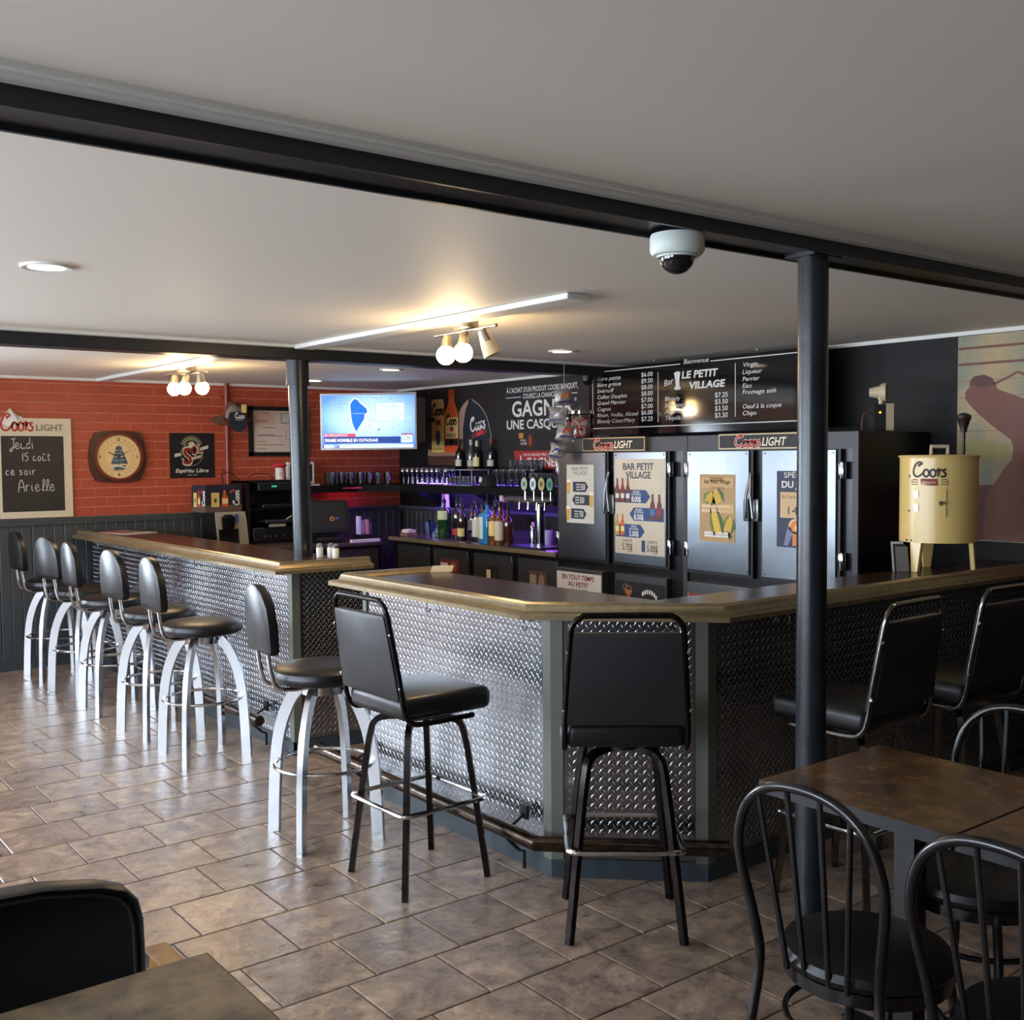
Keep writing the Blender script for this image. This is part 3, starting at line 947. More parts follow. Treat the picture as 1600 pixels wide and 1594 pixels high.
# ================================================================== SEATING
def legs4(f):
    return [f(sx, sy) for sx in (-1, 1) for sy in (-1, 1)]
def round_stool():
    t = thing('bar_stool', 'x', 'stool', (0, 0, 0), 0, 'round-seat bar stools with curved legs')
    MB().lathe([(0, 0.685), (0.19, 0.685), (0.212, 0.694), (0.218, 0.71), (0.218, 0.722), (0.212, 0.74), (0.195, 0.752), (0.12, 0.760), (0, 0.762)], n=36).build('seat', M_vinyl, t)
    MB().lathe([(0, 0.632), (0.095, 0.632), (0.095, 0.684), (0, 0.684)], n=28).build('hub', M_chrome, t)
    for k in range(4):
        a = PI / 4 + k * PI / 2
        d = Vector((math.cos(a), math.sin(a), 0))
        s = Vector((-d.y, d.x, 0)) * 0.0125
        cen = catmull([(0.105, 0, 0.655), (0.15, 0, 0.60), (0.195, 0, 0.50), (0.222, 0, 0.38), (0.236, 0, 0.22), (0.245, 0, 0.0)], 4)
        vs = []
        m = len(cen)
        for i in range(m):
            tg = (cen[min(i + 1, m - 1)] - cen[max(i - 1, 0)]).normalized()
            nr = Vector((tg.z, 0, -tg.x)) * 0.0255
            if i == m - 1:
                nr = Vector((-0.0255, 0, 0))
            for sg, tt in ((1, 1), (1, -1), (-1, -1), (-1, 1)):
                q = cen[i] + nr * sg
                vs.append(d * q.x + UPV * q.z + s * tt)
        fs = [(0, 1, 2, 3), tuple(range(4 * m - 4, 4 * m))[::-1]]
        for i in range(m - 1):
            for q in range(4):
                fs.append((4 * i + q, 4 * i + (q + 1) % 4, 4 * i + 4 + (q + 1) % 4, 4 * i + 4 + q))
        MB().add(vs, fs).build('leg', M_alu, t, smooth=30)
    MB().tube([(0.214 * math.cos(2 * PI * i / 36), 0.214 * math.sin(2 * PI * i / 36), 0.325) for i in range(36)], 0.0085, 8, closed=True).build('foot_ring', M_chrome, t)
    for sy in (-1, 1):
        MB().tube(catmull([(-0.06, sy * 0.07, 0.677), (-0.17, sy * 0.07, 0.674), (-0.232, sy * 0.07, 0.69), (-0.252, sy * 0.07, 0.74), (-0.262, sy * 0.07, 0.80), (-0.272, sy * 0.07, 0.88)], 5), 0.0095, 8).build('back_tube', M_chrome, t)
    # backrest: domed pad, slightly curved
    out = []
    for u, v in [(-0.135, 0.0), (-0.15, 0.02), (-0.15, 0.12), (-0.135, 0.2), (-0.1, 0.255), (-0.05, 0.282), (0, 0.288), (0.05, 0.282), (0.1, 0.255), (0.135, 0.2), (0.15, 0.12), (0.15, 0.02), (0.135, 0.0)]:
        out.append((u, v))
    bm = MB()
    n = len(out)
    vs = []
    cu, cv = 0, 0.135
    for off, sc in ((-0.028, 0.88), (-0.02, 0.99), (0.0, 1.0), (0.018, 0.98), (0.026, 0.86)):
        for u, v in out:
            uu, vv = cu + (u - cu) * sc, cv + (v - cv) * sc
            vs.append((-0.272 + off - 0.06 * vv + 0.6 * uu * uu, uu, 0.835 + vv))
    fs = [tuple(range(n)), tuple(range(4 * n, 5 * n))[::-1]]
    for r in range(4):
        for i in range(n):
            fs.append((r * n + i, r * n + (i + 1) % n, (r + 1) * n + (i + 1) % n, (r + 1) * n + i))
    bm.add(vs, fs).build('backrest', M_vinyl, t, smooth=50)
    return t
rs = round_stool()
spots = [(2.28, 8.60, 0.05, 'round black bar stool with curved legs, farthest in the row, closest to the wainscot'),
         (2.28, 7.87, 0.25, 'round black bar stool with curved legs, second from the brick wall'),
         (2.28, 7.22, 0.0, 'round black bar stool with curved legs, middle one of the row of five'),
         (2.29, 6.44, 0.1, 'round black bar stool with curved legs, fourth from the brick wall'),
         (2.29, 5.76, 0.0, 'round black bar stool with curved legs, nearest of the row of five, fully in view'),
         (2.20, 4.18, -0.12, 'round black bar stool with curved legs standing alone before the gap in the bar')]
for i, (x, y, a, lab) in enumerate(spots):
    o = rs if i == 0 else copy_tree(rs)
    o.location = (x, y, 0)
    o.rotation_euler = (0, 0, a)
    o['label'] = lab
def square_stool(fm, lab):
    t = thing('bar_stool', lab, 'stool', (0, 0, 0), 0, 'square vinyl bar stools with metal frames')
    MB().rbox(-0.19, 0.22, -0.205, 0.205, 0.665, 0.755, 0.034, 4).build('seat', M_vinyl, t, smooth=60)
    MB().cyl((0, 0, 0.628), (0, 0, 0.668), 0.07, n=20).build('swivel', M_plast, t)
    for sx in (-1, 1):
        for sy in (-1, 1):
            P = catmull([(0.03 * sx, 0.03 * sy, 0.632), (0.085 * sx, 0.085 * sy, 0.63), (0.118 * sx, 0.118 * sy, 0.612), (0.132 * sx, 0.132 * sy, 0.565), (0.15 * sx, 0.15 * sy, 0.42), (0.193 * sx, 0.193 * sy, 0.002)], 5)
            h = 0.0115
            MB().tube(P, 0, sec=[(-h, -h), (h, -h), (h, h), (-h, h)]).build('leg', fm, t, smooth=30)
    q = 0.176
    rr = 0.035
    ring = []
    for cx, cy, a0 in ((q - rr + 0.02, q - rr + 0.02, 0), (-q + rr - 0.02, q - rr + 0.02, 90), (-q + rr - 0.02, -q + rr - 0.02, 180), (q - rr + 0.02, -q + rr - 0.02, 270)):
        ring += [(x, y, 0.315) for x, y in arc(cx, cy, rr, rr, a0, a0 + 90, 5)]
    MB().tube(ring, 0.0095, 8, closed=True).build('foot_ring', M_chrome, t)
    # back frame: one bent band, up one side, across the top and down the other
    side = [(0.12, 0.205, 0.655), (-0.10, 0.205, 0.655), (-0.165, 0.205, 0.668), (-0.195, 0.205, 0.72), (-0.212, 0.200, 0.84), (-0.243, 0.187, 1.03), (-0.250, 0.184, 1.07), (-0.2535, 0.178, 1.092), (-0.256, 0.166, 1.109), (-0.2575, 0.148, 1.120), (-0.258, 0.125, 1.124)]
    path = side + [(x, -y, z) for x, y, z in side[::-1]]
    P = catmull(path, 3)
    MB().tube(P, 0.0105, 8).build('back_frame', fm, t, smooth=50)
    # padded back panel
    vs = []
    rows = [(0.752, 0.196), (0.765, 0.197), (0.9, 0.188), (1.05, 0.177), (1.066, 0.172)]
    for off in (-0.016, 0.016):
        for z, w in rows:
            x = -0.192 - (z - 0.72) * 0.152
            for yy in (-w, -w * 0.5, 0, w * 0.5, w):
                bulge = (0.008 if (abs(yy) < w * 0.9 and 0.76 < z < 1.06) else 0) * (1 if off > 0 else -1)
                vs.append((x + off + bulge, yy, z))
    fs = []
    for s_ in range(2):
        for r in range(4):
            for k in range(4):
                a = s_ * 25 + r * 5 + k
                fs.append((a, a + 1, a + 6, a + 5))
    for r in range(4):
        fs.append((r * 5, r * 5 + 5, 25 + r * 5 + 5, 25 + r * 5))
        fs.append((r * 5 + 4, r * 5 + 9, 25 + r * 5 + 9, 25 + r * 5 + 4))
    for k in range(4):
        fs.append((k, k + 1, 26 + k, 25 + k))
        fs.append((20 + k, 21 + k, 46 + k, 45 + k))
    MB().add(vs, fs).build('backrest', M_vinyl2, t, smooth=50)
    sc = MB()
    for z in (0.80, 1.0):
        for sg in (-1, 1):
            w = 0.205 - (z - 0.72) * 0.06
            sc.cyl((-0.2 - (z - 0.72) * 0.165, sg * (w + 0.006), z), (-0.2 - (z - 0.72) * 0.165, sg * (w + 0.014), z), 0.006, n=8)
    sc.build('screw', M_chrome, t)
    return t
def put(o, x, y, a):
    o.location = (x, y, 0)
    o.rotation_euler = (0, 0, a)
    return o
put(square_stool(M_worn, 'square black vinyl bar stool turned side on, beside the lone round stool'), 2.275, 3.55, 0.02)
put(square_stool(M_worn, 'square black vinyl bar stool seen from behind, facing the clipped bar corner'), 2.60, 2.735, math.radians(51))
fm2 = mat('dark_chrome', (120, 116, 112), 0.2, metal=1.0)
put(square_stool(fm2, 'square black vinyl bar stool with bright frame, just right of the near post'), 3.42, 2.37, math.radians(92))
put(square_stool(fm2, 'square black vinyl bar stool at the right edge, farthest right at the bar'), 4.09, 2.37, math.radians(88))

# bent-hoop metal chairs
def hoop_chair():
    t = thing('cafe_chair', 'x', 'chair', (0, 0, 0), 0, 'black hoop-back metal chairs')
    MB().lathe([(0, 0.425), (0.185, 0.425), (0.2, 0.432), (0.203, 0.445), (0.195, 0.462), (0.15, 0.471), (0, 0.472)], n=32).build('seat', M_vinyl, t)
    MB().lathe([(0.18, 0.395), (0.196, 0.395), (0.196, 0.426), (0.18, 0.426)], n=32).build('seat_rim', M_blkmet, t)
    half = [(-0.235, 0.20, 0.0), (-0.215, 0.178, 0.25), (-0.195, 0.165, 0.42), (-0.205, 0.172, 0.52), (-0.225, 0.195, 0.65), (-0.236, 0.196, 0.73), (-0.245, 0.165, 0.815), (-0.252, 0.095, 0.872)]
    path = half + [(-0.254, 0, 0.888)] + [(x, -y, z) for x, y, z in half[::-1]]
    MB().tube(catmull(path, 5), 0.0125, 10).build('back_hoop', M_blkmet, t, smooth=60)
    for y0, y1, zt in ((-0.125, -0.075, 0.845), (-0.045, -0.03, 0.882), (0.045, 0.03, 0.882), (0.125, 0.075, 0.845)):
        MB().cyl((-0.195, y1 * 1.1, 0.43), (-0.25, y0, zt), 0.007, n=8).build('back_rod', M_blkmet, t)
    for sy in (-1, 1):
        MB().tube(catmull([(0.13, 0.13 * sy, 0.42), (0.145, 0.145 * sy, 0.3), (0.165, 0.165 * sy, 0.0)], 5), 0.0125, 10).build('front_leg', M_blkmet, t)
    MB().tube([(0.185 * math.cos(2 * PI * i / 32) - 0.01, 0.185 * math.sin(2 * PI * i / 32), 0.29) for i in range(32)], 0.008, 8, closed=True).build('stretcher_ring', M_blkmet, t)
    return t
hc = hoop_chair()
put(hc, 2.235, 1.50, 0.0)['label'] = 'black hoop-back metal chair drawn up to the near-left side of the brown table'
o = put(copy_tree(hc), 2.235, 1.04, -0.02)
o['label'] = 'black hoop-back metal chair cut off by the lower right corner of the picture'
o = put(copy_tree(hc), 2.86, 1.57, PI)
o['label'] = 'black hoop-back metal chair beyond the brown table, only its hoop showing above'
# square tables on pedestal legs
def table(x0, x1, y0, y1, lab, mt, z=0.75):
    cx, cy = (x0 + x1) / 2, (y0 + y1) / 2
    t = thing('square_table', lab, 'table', (cx, cy, 0))
    MB().box(x0 + 0.003, x1 - 0.003, y0 + 0.003, y1 - 0.003, z - 0.030, z).build('table_top', mt, t, True, smooth=0)
    MB().box(x0, x1, y0, y0 + 0.003, z - 0.034, z - 0.001).box(x0, x1, y1 - 0.003, y1, z - 0.034, z - 0.001).box(x0, x0 + 0.003, y0, y1, z - 0.034, z - 0.001).box(x1 - 0.003, x1, y0, y1, z - 0.034, z - 0.001).build('edge_band', M_edge, t, True, smooth=0)
    MB().box(-0.03, 0.03, -0.03, 0.03, 0.04, z - 0.05).build('column', M_plast, t)
    MB().box(-0.15, 0.15, -0.03, 0.03, z - 0.05, z - 0.03).box(-0.03, 0.03, -0.15, 0.15, z - 0.05, z - 0.03).build('top_bracket', M_plast, t)
    MB().box(-0.195, 0.195, -0.028, 0.028, 0.012, 0.04).box(-0.028, 0.028, -0.195, 0.195, 0.012, 0.04).build('foot_cross', M_plast, t)
    for dx, dy in ((-0.175, 0), (0.175, 0), (0, -0.175), (0, 0.175)):
        MB().cyl((dx, dy, 0), (dx, dy, 0.013), 0.018, n=12).build('glide', M_plast, t)
table(2.33, 2.905, 1.338, 1.91, 'brown marbled square table standing just in front of the near post', M_tbl)
table(2.33, 2.905, 0.762, 1.334, 'brown marbled square table at the right edge, butted against its twin', M_tbl)
table(-0.03, 0.735, 1.10, 1.86, 'grey-brown table corner in the lower left of the picture', M_tbl2)
# armchair behind the left table
t = thing('armchair', 'black padded armchair with pale wooden arm at the lower left table', 'chair', (0.40, 1.86, 0))
prof = [(-0.255, 0.43), (-0.257, 0.70), (-0.25, 0.80), (-0.235, 0.835), (-0.20, 0.858), (-0.1, 0.878), (0.0, 0.884), (0.1, 0.878), (0.20, 0.858), (0.245, 0.840), (0.266, 0.815), (0.275, 0.775), (0.277, 0.70), (0.275, 0.43)]
vs = []
for off, sc in ((0.158, 0.955), (0.150, 0.985), (0.158, 1.0), (0.195, 1.0), (0.208, 0.985), (0.212, 0.95)):
    vs += [(0.01 + (a - 0.01) * sc, off, 0.65 + (b - 0.65) * sc) for a, b in prof]
n_ = len(prof)
fs = [tuple(range(n_)), tuple(range(5 * n_, 6 * n_))[::-1]] + [(r * n_ + i, r * n_ + (i + 1) % n_, (r + 1) * n_ + (i + 1) % n_, (r + 1) * n_ + i) for r in range(5) for i in range(n_)]
MB().add(vs, fs).build('backrest', M_vinyl, t, smooth=50)
MB().tube([(0.01 + (a - 0.01) * 0.93, 0.157, 0.65 + (b - 0.65) * 0.93) for a, b in prof], 0.004, 6).build('piping', M_vinyl2, t)
MB().rbox(-0.245, 0.265, -0.30, 0.155, 0.40, 0.475, 0.03, 3).build('seat', M_vinyl, t, smooth=60)
for sx in (-0.285, 0.307):
    MB().rbox(sx - 0.026, sx + 0.026, -0.26, 0.20, 0.670, 0.703, 0.008, 2).build('arm', M_wood, t)
    for yy in (-0.24, 0.18):
        MB().rbox(sx - 0.02, sx + 0.02, yy - 0.02, yy + 0.02, 0, 0.669, 0.004, 1).build('leg', M_wood, t)
    MB().rbox(sx - 0.012, sx + 0.012, -0.24, 0.18, 0.36, 0.41, 0.004, 1).build('side_rail', M_wood, t)
MB().rbox(-0.285, 0.307, -0.25, -0.225, 0.355, 0.405, 0.004, 1).build('front_rail', M_wood, t)

# ================================================================== THINGS ON THE BRICK WALL
BY = YB - 0.006          # brick face
# chalkboard sign
t = thing('chalkboard_sign', 'cream framed chalkboard with mountain top and handwritten evening notice', 'sign', (2.28, BY, 1.195))
MB().slab([(2.006, 1.195), (2.548, 1.195), (2.548, 1.98), (2.19, 1.98), (2.165, 2.0), (2.150, 1.985), (2.097, 2.058), (2.006, 1.955)], (0, BY, 0), (1, 0, 0), (0, 0, 1), 0.016).build('frame_board', mat('sign_cream', (206, 194, 168), 0.5), t, True, smooth=0)
p = Print(**{**onY(BY - 0.016)})
p.rect(2.022, 1.246, 2.486, 1.84, (38, 35, 34))
p.build('chalk_surface', t)
p = Print(**onY(BY - 0.016), gap=0.002)
p.poly([(2.03, 1.935), (2.097, 2.045), (2.14, 1.975), (2.15, 1.945), (2.11, 1.93), (2.08, 1.915)], (226, 224, 220))
p.poly([(2.097, 2.045), (2.165, 1.985), (2.15, 1.965), (2.13, 1.99)], (160, 166, 170))
p.lay(1)
p.script(2.018, 1.882, 0.245, (176, 40, 44), 0.2)
p.text('LIGHT', 2.283, 1.882, 0.05, (112, 106, 92), w=0.205, bold=0.01)
p.disc(2.498, 1.885, 0.004, 0.004, (112, 106, 92), 8)
chalkc = (196, 192, 186)
p.chalk('Jeudi', 2.085, 1.74, 0.075, chalkc, 0.0055)
p.chalk('15 août', 2.17, 1.645, 0.062, chalkc, 0.0055, 0.82)
p.chalk('ce soir', 2.05, 1.535, 0.062, chalkc, 0.0055, 0.85)
p.chalk('Arielle', 2.14, 1.405, 0.085, chalkc, 0.0055, 0.86)
p.build('lettering', t)
# ship clock
t = thing('wall_clock', 'brown wooden wall clock with a sailing ship on its cream dial', 'clock', (2.913, BY, 1.46))
out = [(2.735, 1.872), (2.82, 1.884), (2.915, 1.887), (3.01, 1.884), (3.098, 1.872), (3.13, 1.80), (3.151, 1.67), (3.135, 1.57), (3.095, 1.482), (3.01, 1.466), (2.912, 1.462), (2.82, 1.466), (2.73, 1.482), (2.692, 1.57), (2.676, 1.67), (2.695, 1.80)]
MB().slab(out, (0, BY, 0), (1, 0, 0), (0, 0, 1), 0.03).build('case', mat('dark_walnut', (70, 38, 30), 0.4, noise=(14, (52, 28, 22))), t, True, smooth=0)
cz, cx = 1.672, 2.915
def ringmesh(r0, r1, y0, y1, n=40):
    mb = MB()
    vs = []
    for r, yy in ((r0, y0), (r1, y0), (r1, y1), (r0, y1)):
        vs += [(cx + r * math.cos(2 * PI * i / n), yy, cz + r * math.sin(2 * PI * i / n)) for i in range(n)]
    fs = []
    for q in range(4):
        w = (q + 1) % 4
        fs += [(q * n + i, q * n + (i + 1) % n, w * n + (i + 1) % n, w * n + i) for i in range(n)]
    return mb.add(vs, fs)
ringmesh(0.178, 0.20, BY - 0.03, BY - 0.046).build('bezel', mat('mahogany_rim', (112, 42, 34), 0.3), t, True)
MB().cyl((cx, BY - 0.03, cz), (cx, BY - 0.035, cz), 0.179, n=40).build('dial', mat('dial_cream', (222, 194, 136), 0.45), t, True)
p = Print(**onY(BY - 0.035))
p.ring(cx, cz, 0.118, 0.121, (178, 146, 94)).ring(cx, cz, 0.170, 0.174, (190, 160, 108))
for k in range(24):
    a = 2 * PI * k / 24 + 0.13
    if k % 6 in (0, 5):
        continue
    p.rect(cx + 0.146 * math.cos(a) - 0.007, cz + 0.146 * math.sin(a) - 0.009, cx + 0.146 * math.cos(a) + 0.005, cz + 0.146 * math.sin(a) + 0.009, (198, 168, 112))
p.lay(1)
p.text('12', cx, cz + 0.132, 0.026, (52, 44, 34), bold=0.02, align='C').text('6', cx, cz - 0.158, 0.026, (52, 44, 34), bold=0.02, align='C')
p.text('3', cx + 0.15, cz - 0.012, 0.024, (52, 44, 34), bold=0.02, align='C').text('9', cx - 0.15, cz - 0.012, 0.024, (52, 44, 34), bold=0.02, align='C')
blue = (74, 88, 104)
for q in ([(-0.055, -0.075), (0.06, -0.07), (0.045, -0.105), (-0.03, -0.112)], [(-0.05, -0.06), (0.055, -0.055), (0.045, 0.0), (-0.035, 0.0)], [(-0.04, 0.005), (0.042, 0.008), (0.036, 0.05), (-0.028, 0.05)], [(-0.028, 0.054), (0.03, 0.056), (0.022, 0.088), (-0.018, 0.088)], [(0.05, -0.06), (0.075, -0.06), (0.03, 0.06)], [(-0.05, -0.06), (-0.065, -0.055), (-0.032, 0.03)]):
    p.poly([(cx + a, cz + b) for a, b in q], blue)
p.stroke([(cx, cz - 0.07), (cx, cz + 0.105)], 0.004, (48, 46, 44))
p.lay(2)
p.stroke([(cx - 0.06, cz - 0.085), (cx - 0.01, cz - 0.075), (cx + 0.06, cz - 0.092)], 0.010, (210, 216, 220), 4)
p.stroke([(cx - 0.045, cz - 0.03), (cx + 0.05, cz - 0.025)], 0.006, (150, 162, 174))
p.stroke([(cx - 0.035, cz + 0.028), (cx + 0.038, cz + 0.03)], 0.005, (150, 162, 174))
p.build('ship_picture', t)
MB().slab([(0, -0.004), (0.088, 0.05), (0.092, 0.056), (0.0, 0.006)], (cx, BY - 0.038, cz), (1, 0, 0), (0, 0, 1), 0.0015).slab([(0, -0.004), (-0.085, 0.036), (-0.085, 0.044), (0, 0.006)], (cx, BY - 0.038, cz), (1, 0, 0), (0, 0, 1), 0.0015).build('hand', mat('clock_hand', (70, 62, 48), 0.4), t, True, smooth=0)
# square black metal sign
t = thing('beer_sign', 'square black metal sign with red and cream sun emblem beside the clock', 'sign', (3.55, BY, 1.488))
MB().box(3.354, 3.75, BY - 0.006, BY - 0.0005, 1.488, 1.875).build('panel', mat('sign_black', (40, 38, 38), 0.25, noise=(3, (26, 25, 26), 0.3)), t, True, smooth=0)
p = Print(**onY(BY - 0.006))
sx, sz = 3.545, 1.70
p.ring(sx, sz - 0.01, 0.095, 0.099, (150, 146, 132))
for k in range(15):
    a = math.radians(20 + 140 * k / 14)
    p.stroke([(sx + 0.062 * math.cos(a), sz + 0.05 + 0.062 * math.sin(a)), (sx + 0.1 * math.cos(a), sz + 0.05 + 0.1 * math.sin(a))], 0.005, (196, 186, 150))
p.disc(sx, sz + 0.075, 0.028, 0.026, (214, 204, 172), 16)
p.poly([(sx - 0.15, sz - 0.035), (sx - 0.09, sz - 0.02), (sx - 0.09, sz + 0.005), (sx - 0.15, sz - 0.005)], (206, 200, 182))
p.poly([(sx + 0.07, sz + 0.02), (sx + 0.15, sz + 0.04), (sx + 0.15, sz + 0.07), (sx + 0.07, sz + 0.045)], (206, 200, 182))
p.poly([(sx + 0.0, sz - 0.06), (sx + 0.085, sz - 0.04), (sx + 0.085, sz - 0.015), (sx + 0.0, sz - 0.035)], (176, 170, 150))
p.lay(1)
p.text('S', 3.462, 1.60, 0.152, (214, 196, 168), w=0.094, bold=0.045).text('O', 3.540, 1.686, 0.082, (214, 196, 168), w=0.06, bold=0.05).text('L', 3.598, 1.702, 0.07, (214, 196, 168), w=0.05, bold=0.05)
p.lay(2)
p.text('S', 3.469, 1.608, 0.136, (128, 32, 30), w=0.080, bold=0.02).text('O', 3.546, 1.692, 0.070, (128, 32, 30), w=0.048, bold=0.03).text('L', 3.604, 1.707, 0.060, (128, 32, 30), w=0.038, bold=0.02)
for k in range(7):
    p.rect(3.565 + 0.011 * k, 1.662 + 0.0025 * k, 3.572 + 0.011 * k, 1.672 + 0.0025 * k, (196, 186, 150))
p.text('Espíritu Libre', 3.40, 1.535, 0.032, (226, 220, 204), w=0.29, bold=0.015, shear=0.3)
p.text('DESDE 1899', 3.50, 1.507, 0.010, (190, 186, 172), w=0.09)
p.build('emblem', t)
# red pipe
t = thing('wall_pipe', 'brick-red painted pipe running down the brick wall behind the hats', 'pipe', (3.862, BY - 0.028, 1.2))
MB().cyl((0, 0, 0), (0, 0, CEIL - 1.2), 0.021, n=16).build('pipe', mat('pipe_red', (132, 52, 38), 0.4), t)
for z in (0.35, 0.98):
    MB().cyl((0, 0, z), (0, 0, z + 0.02), 0.025, n=16).box(-0.04, 0.04, 0.012, 0.027, z, z + 0.02).build('strap', mat('pipe_red', (0, 0, 0)), t)
# hats on the pipe
def hat_crown(mb, c, rx, rz, d, n=20):
    pass
t = thing('felt_hat', 'brown wide-brimmed hat hanging on the wall behind a navy cap', 'hat', (3.90, BY - 0.075, 1.97))
mb = MB()
brim = []
for i in range(28):
    a = 2 * PI * i / 28
    brim.append((0.205 * math.cos(a), -0.03 * abs(math.cos(a)) ** 2 * 0 + 0.03 * math.cos(a) ** 2, 0.035 * math.sin(a) + 0.03 * abs(math.cos(a)) ** 3))
inner = [(0.095 * math.cos(2 * PI * i / 28), -0.012, 0.03 + 0.055 * math.sin(2 * PI * i / 28)) for i in range(28)]
crown = [(0.085 * math.cos(2 * PI * i / 28), -0.045, 0.085 + 0.06 * math.sin(2 * PI * i / 28)) for i in range(28)]
vs = brim + inner
fs = [(i, (i + 1) % 28, 28 + (i + 1) % 28, 28 + i) for i in range(28)]
mb.add(vs, fs).add([(x, y + 0.006, z) for x, y, z in vs], [f[::-1] for f in fs])
mb.build('brim', mat('brown_felt', (86, 58, 40), 0.8), t)
MB().lathe([(0.066, 0.0), (0.065, 0.06), (0.06, 0.12), (0.04, 0.15), (0.0, 0.145)], (0, 0.0, 0.02), 24).build('crown', mat('brown_felt', (0, 0, 0)), t)
t = thing('baseball_cap', 'navy baseball cap with grey back and white lettering hung over a brown hat', 'cap', (3.862, BY - 0.205, 1.88))
mb = MB()
vs, fs = [], []
nu, nv = 16, 8
for j in range(nv + 1):
    ph = j / nv * PI / 2
    for i in range(nu):
        a = 2 * PI * i / nu
        vs.append((0.088 * math.cos(a) * math.cos(ph), 0.01 - 0.055 * math.sin(a) * math.cos(ph) * 1.0, 0.12 + 0.115 * math.sin(ph)))
for j in range(nv):
    for i in range(nu):
        fs.append((j * nu + i, j * nu + (i + 1) % nu, (j + 1) * nu + (i + 1) % nu, (j + 1) * nu + i))
mb.add(vs, fs)
cr_ = mb.build('crown', mat('cap_grey', (128, 116, 100), 0.85), t)
MB().slab([(-0.078, 0.10), (-0.082, 0.13), (-0.07, 0.165), (-0.03, 0.172), (0.03, 0.175), (0.07, 0.165), (0.082, 0.13), (0.078, 0.10), (0.0, 0.09)], (0, -0.046, 0), (1, 0, 0), (0, 0, 1), 0.012).build('front_panel', mat('cap_navy', (26, 34, 54), 0.8), t)
MB().slab([(-0.078, 0.105), (-0.082, 0.07), (-0.06, 0.025), (-0.02, 0.0), (0.025, 0.0), (0.062, 0.025), (0.08, 0.07), (0.078, 0.105), (0, 0.095)], (0, -0.058, 0), (1, 0, 0), (0, 0, 1), 0.006).build('visor', mat('cap_navy', (0, 0, 0)), t)
MB().box(0.03, 0.075, -0.066, -0.063, 0.165, 0.235).build('price_tag', mat('tag_card', (214, 196, 130), 0.6), t)
p = Print((3.862, BY - 0.205 - 0.060, 1.88), (1, 0, 0), (0, 0, 1), (0, -1, 0), 0.006)
p.script(-0.03, 0.118, 0.085, (232, 232, 230), 0.3)
p.text('BANQUET', -0.025, 0.098, 0.012, (206, 206, 206), w=0.07)
p.build('lettering', t)
# framed certificate
t = thing('framed_certificate', 'black framed certificate sheet on the brick wall half behind the far post', 'picture frame', (4.36, BY, 1.67))
x0, x1, z0, z1 = 4.072, 4.66, 1.672, 2.116
MB().box(x0, x1, BY - 0.022, BY, z0, z0 + 0.036).box(x0, x1, BY - 0.022, BY, z1 - 0.036, z1).box(x0, x0 + 0.04, BY - 0.022, BY, z0, z1).box(x1 - 0.04, x1, BY - 0.022, BY, z0, z1).build('frame', M_plast, t, True, smooth=0)
MB().box(x0 + 0.04, x1 - 0.04, BY - 0.010, BY - 0.006, z0 + 0.036, z1 - 0.036).build('sheet', mat('certificate_paper', (210, 196, 182), 0.5), t, True, smooth=0)
p = Print(**onY(BY - 0.010))
g1 = (120, 112, 112)
p.rect(4.13, 1.955, 4.32, 2.05, (206, 176, 168))
p.lay(1)
p.rect(4.18, 2.055, 4.28, 2.061, g1)
for zz, a, b in ((1.99, 4.14, 4.24), (1.975, 4.14, 4.26), (1.925, 4.20, 4.33), (1.86, 4.15, 4.32), (1.85, 4.15, 4.40), (1.80, 4.15, 4.24), (1.77, 4.15, 4.42), (1.735, 4.15, 4.24)):
    p.rect(a, zz, b, zz + 0.006, g1)
p.rect(4.385, 1.965, 4.47, 2.06, (110, 116, 112))
p.lay(2).rect(4.392, 1.972, 4.463, 2.053, (196, 200, 196))
p.lay(1).rect(4.43, 1.82, 4.50, 1.90, (150, 142, 142)).lay(2).rect(4.435, 1.825, 4.495, 1.895, (206, 198, 196))
p.build('print', t)

# ================================================================== TELEVISION IN THE CORNER
tv0 = Vector((4.47, 8.47, 0)); tv1 = Vector((5.135, 7.965, 0))
tu = (tv1 - tv0).normalized(); tl = (tv1 - tv0).length
tn = tu.cross(UPV)
t = thing('television', 'flat television showing a news map, hung in the corner above the shelf', 'television', ((tv0 + tv1) / 2 + UPV * 1.72))
Z0, Z1 = 1.718, 2.205
MB().slab([(0, Z0), (tl, Z0 + 0.004), (tl, Z1 + 0.012), (0, Z1)], tv0 - tn * 0.05, tu, UPV, 0.05).build('bezel', mat('tv_silver', (150, 152, 156), 0.35, metal=0.4), t, True, smooth=0)
MB().tube([tv0 + tu * tl * 0.55 - tn * 0.05 + UPV * 1.96, tv0 + tu * tl * 0.5 - tn * 0.30 + UPV * 1.96, Vector((4.98, BY - 0.001, 1.96))], 0.022, 8).build('wall_arm', M_plast, t, True)
E_ = 0.72
p = Print(tv0, tu, UPV, tn, 0.001, 0.0003, emit=E_)
m_ = 0.014
def tvp(a, b):   # fractions of the picture
    return (m_ + a * (tl - 2 * m_), Z0 + 0.018 + b * (Z1 - Z0 - 0.03))
def tvr(a0, b0, a1, b1, col):
    p.poly([tvp(a0, b0), tvp(a1, b0), tvp(a1, b1), tvp(a0, b1)], col)
cols = [(96, 150, 232), (132, 182, 242), (168, 212, 248), (190, 228, 250), (196, 232, 250), (190, 228, 250), (176, 216, 248), (150, 196, 244)]
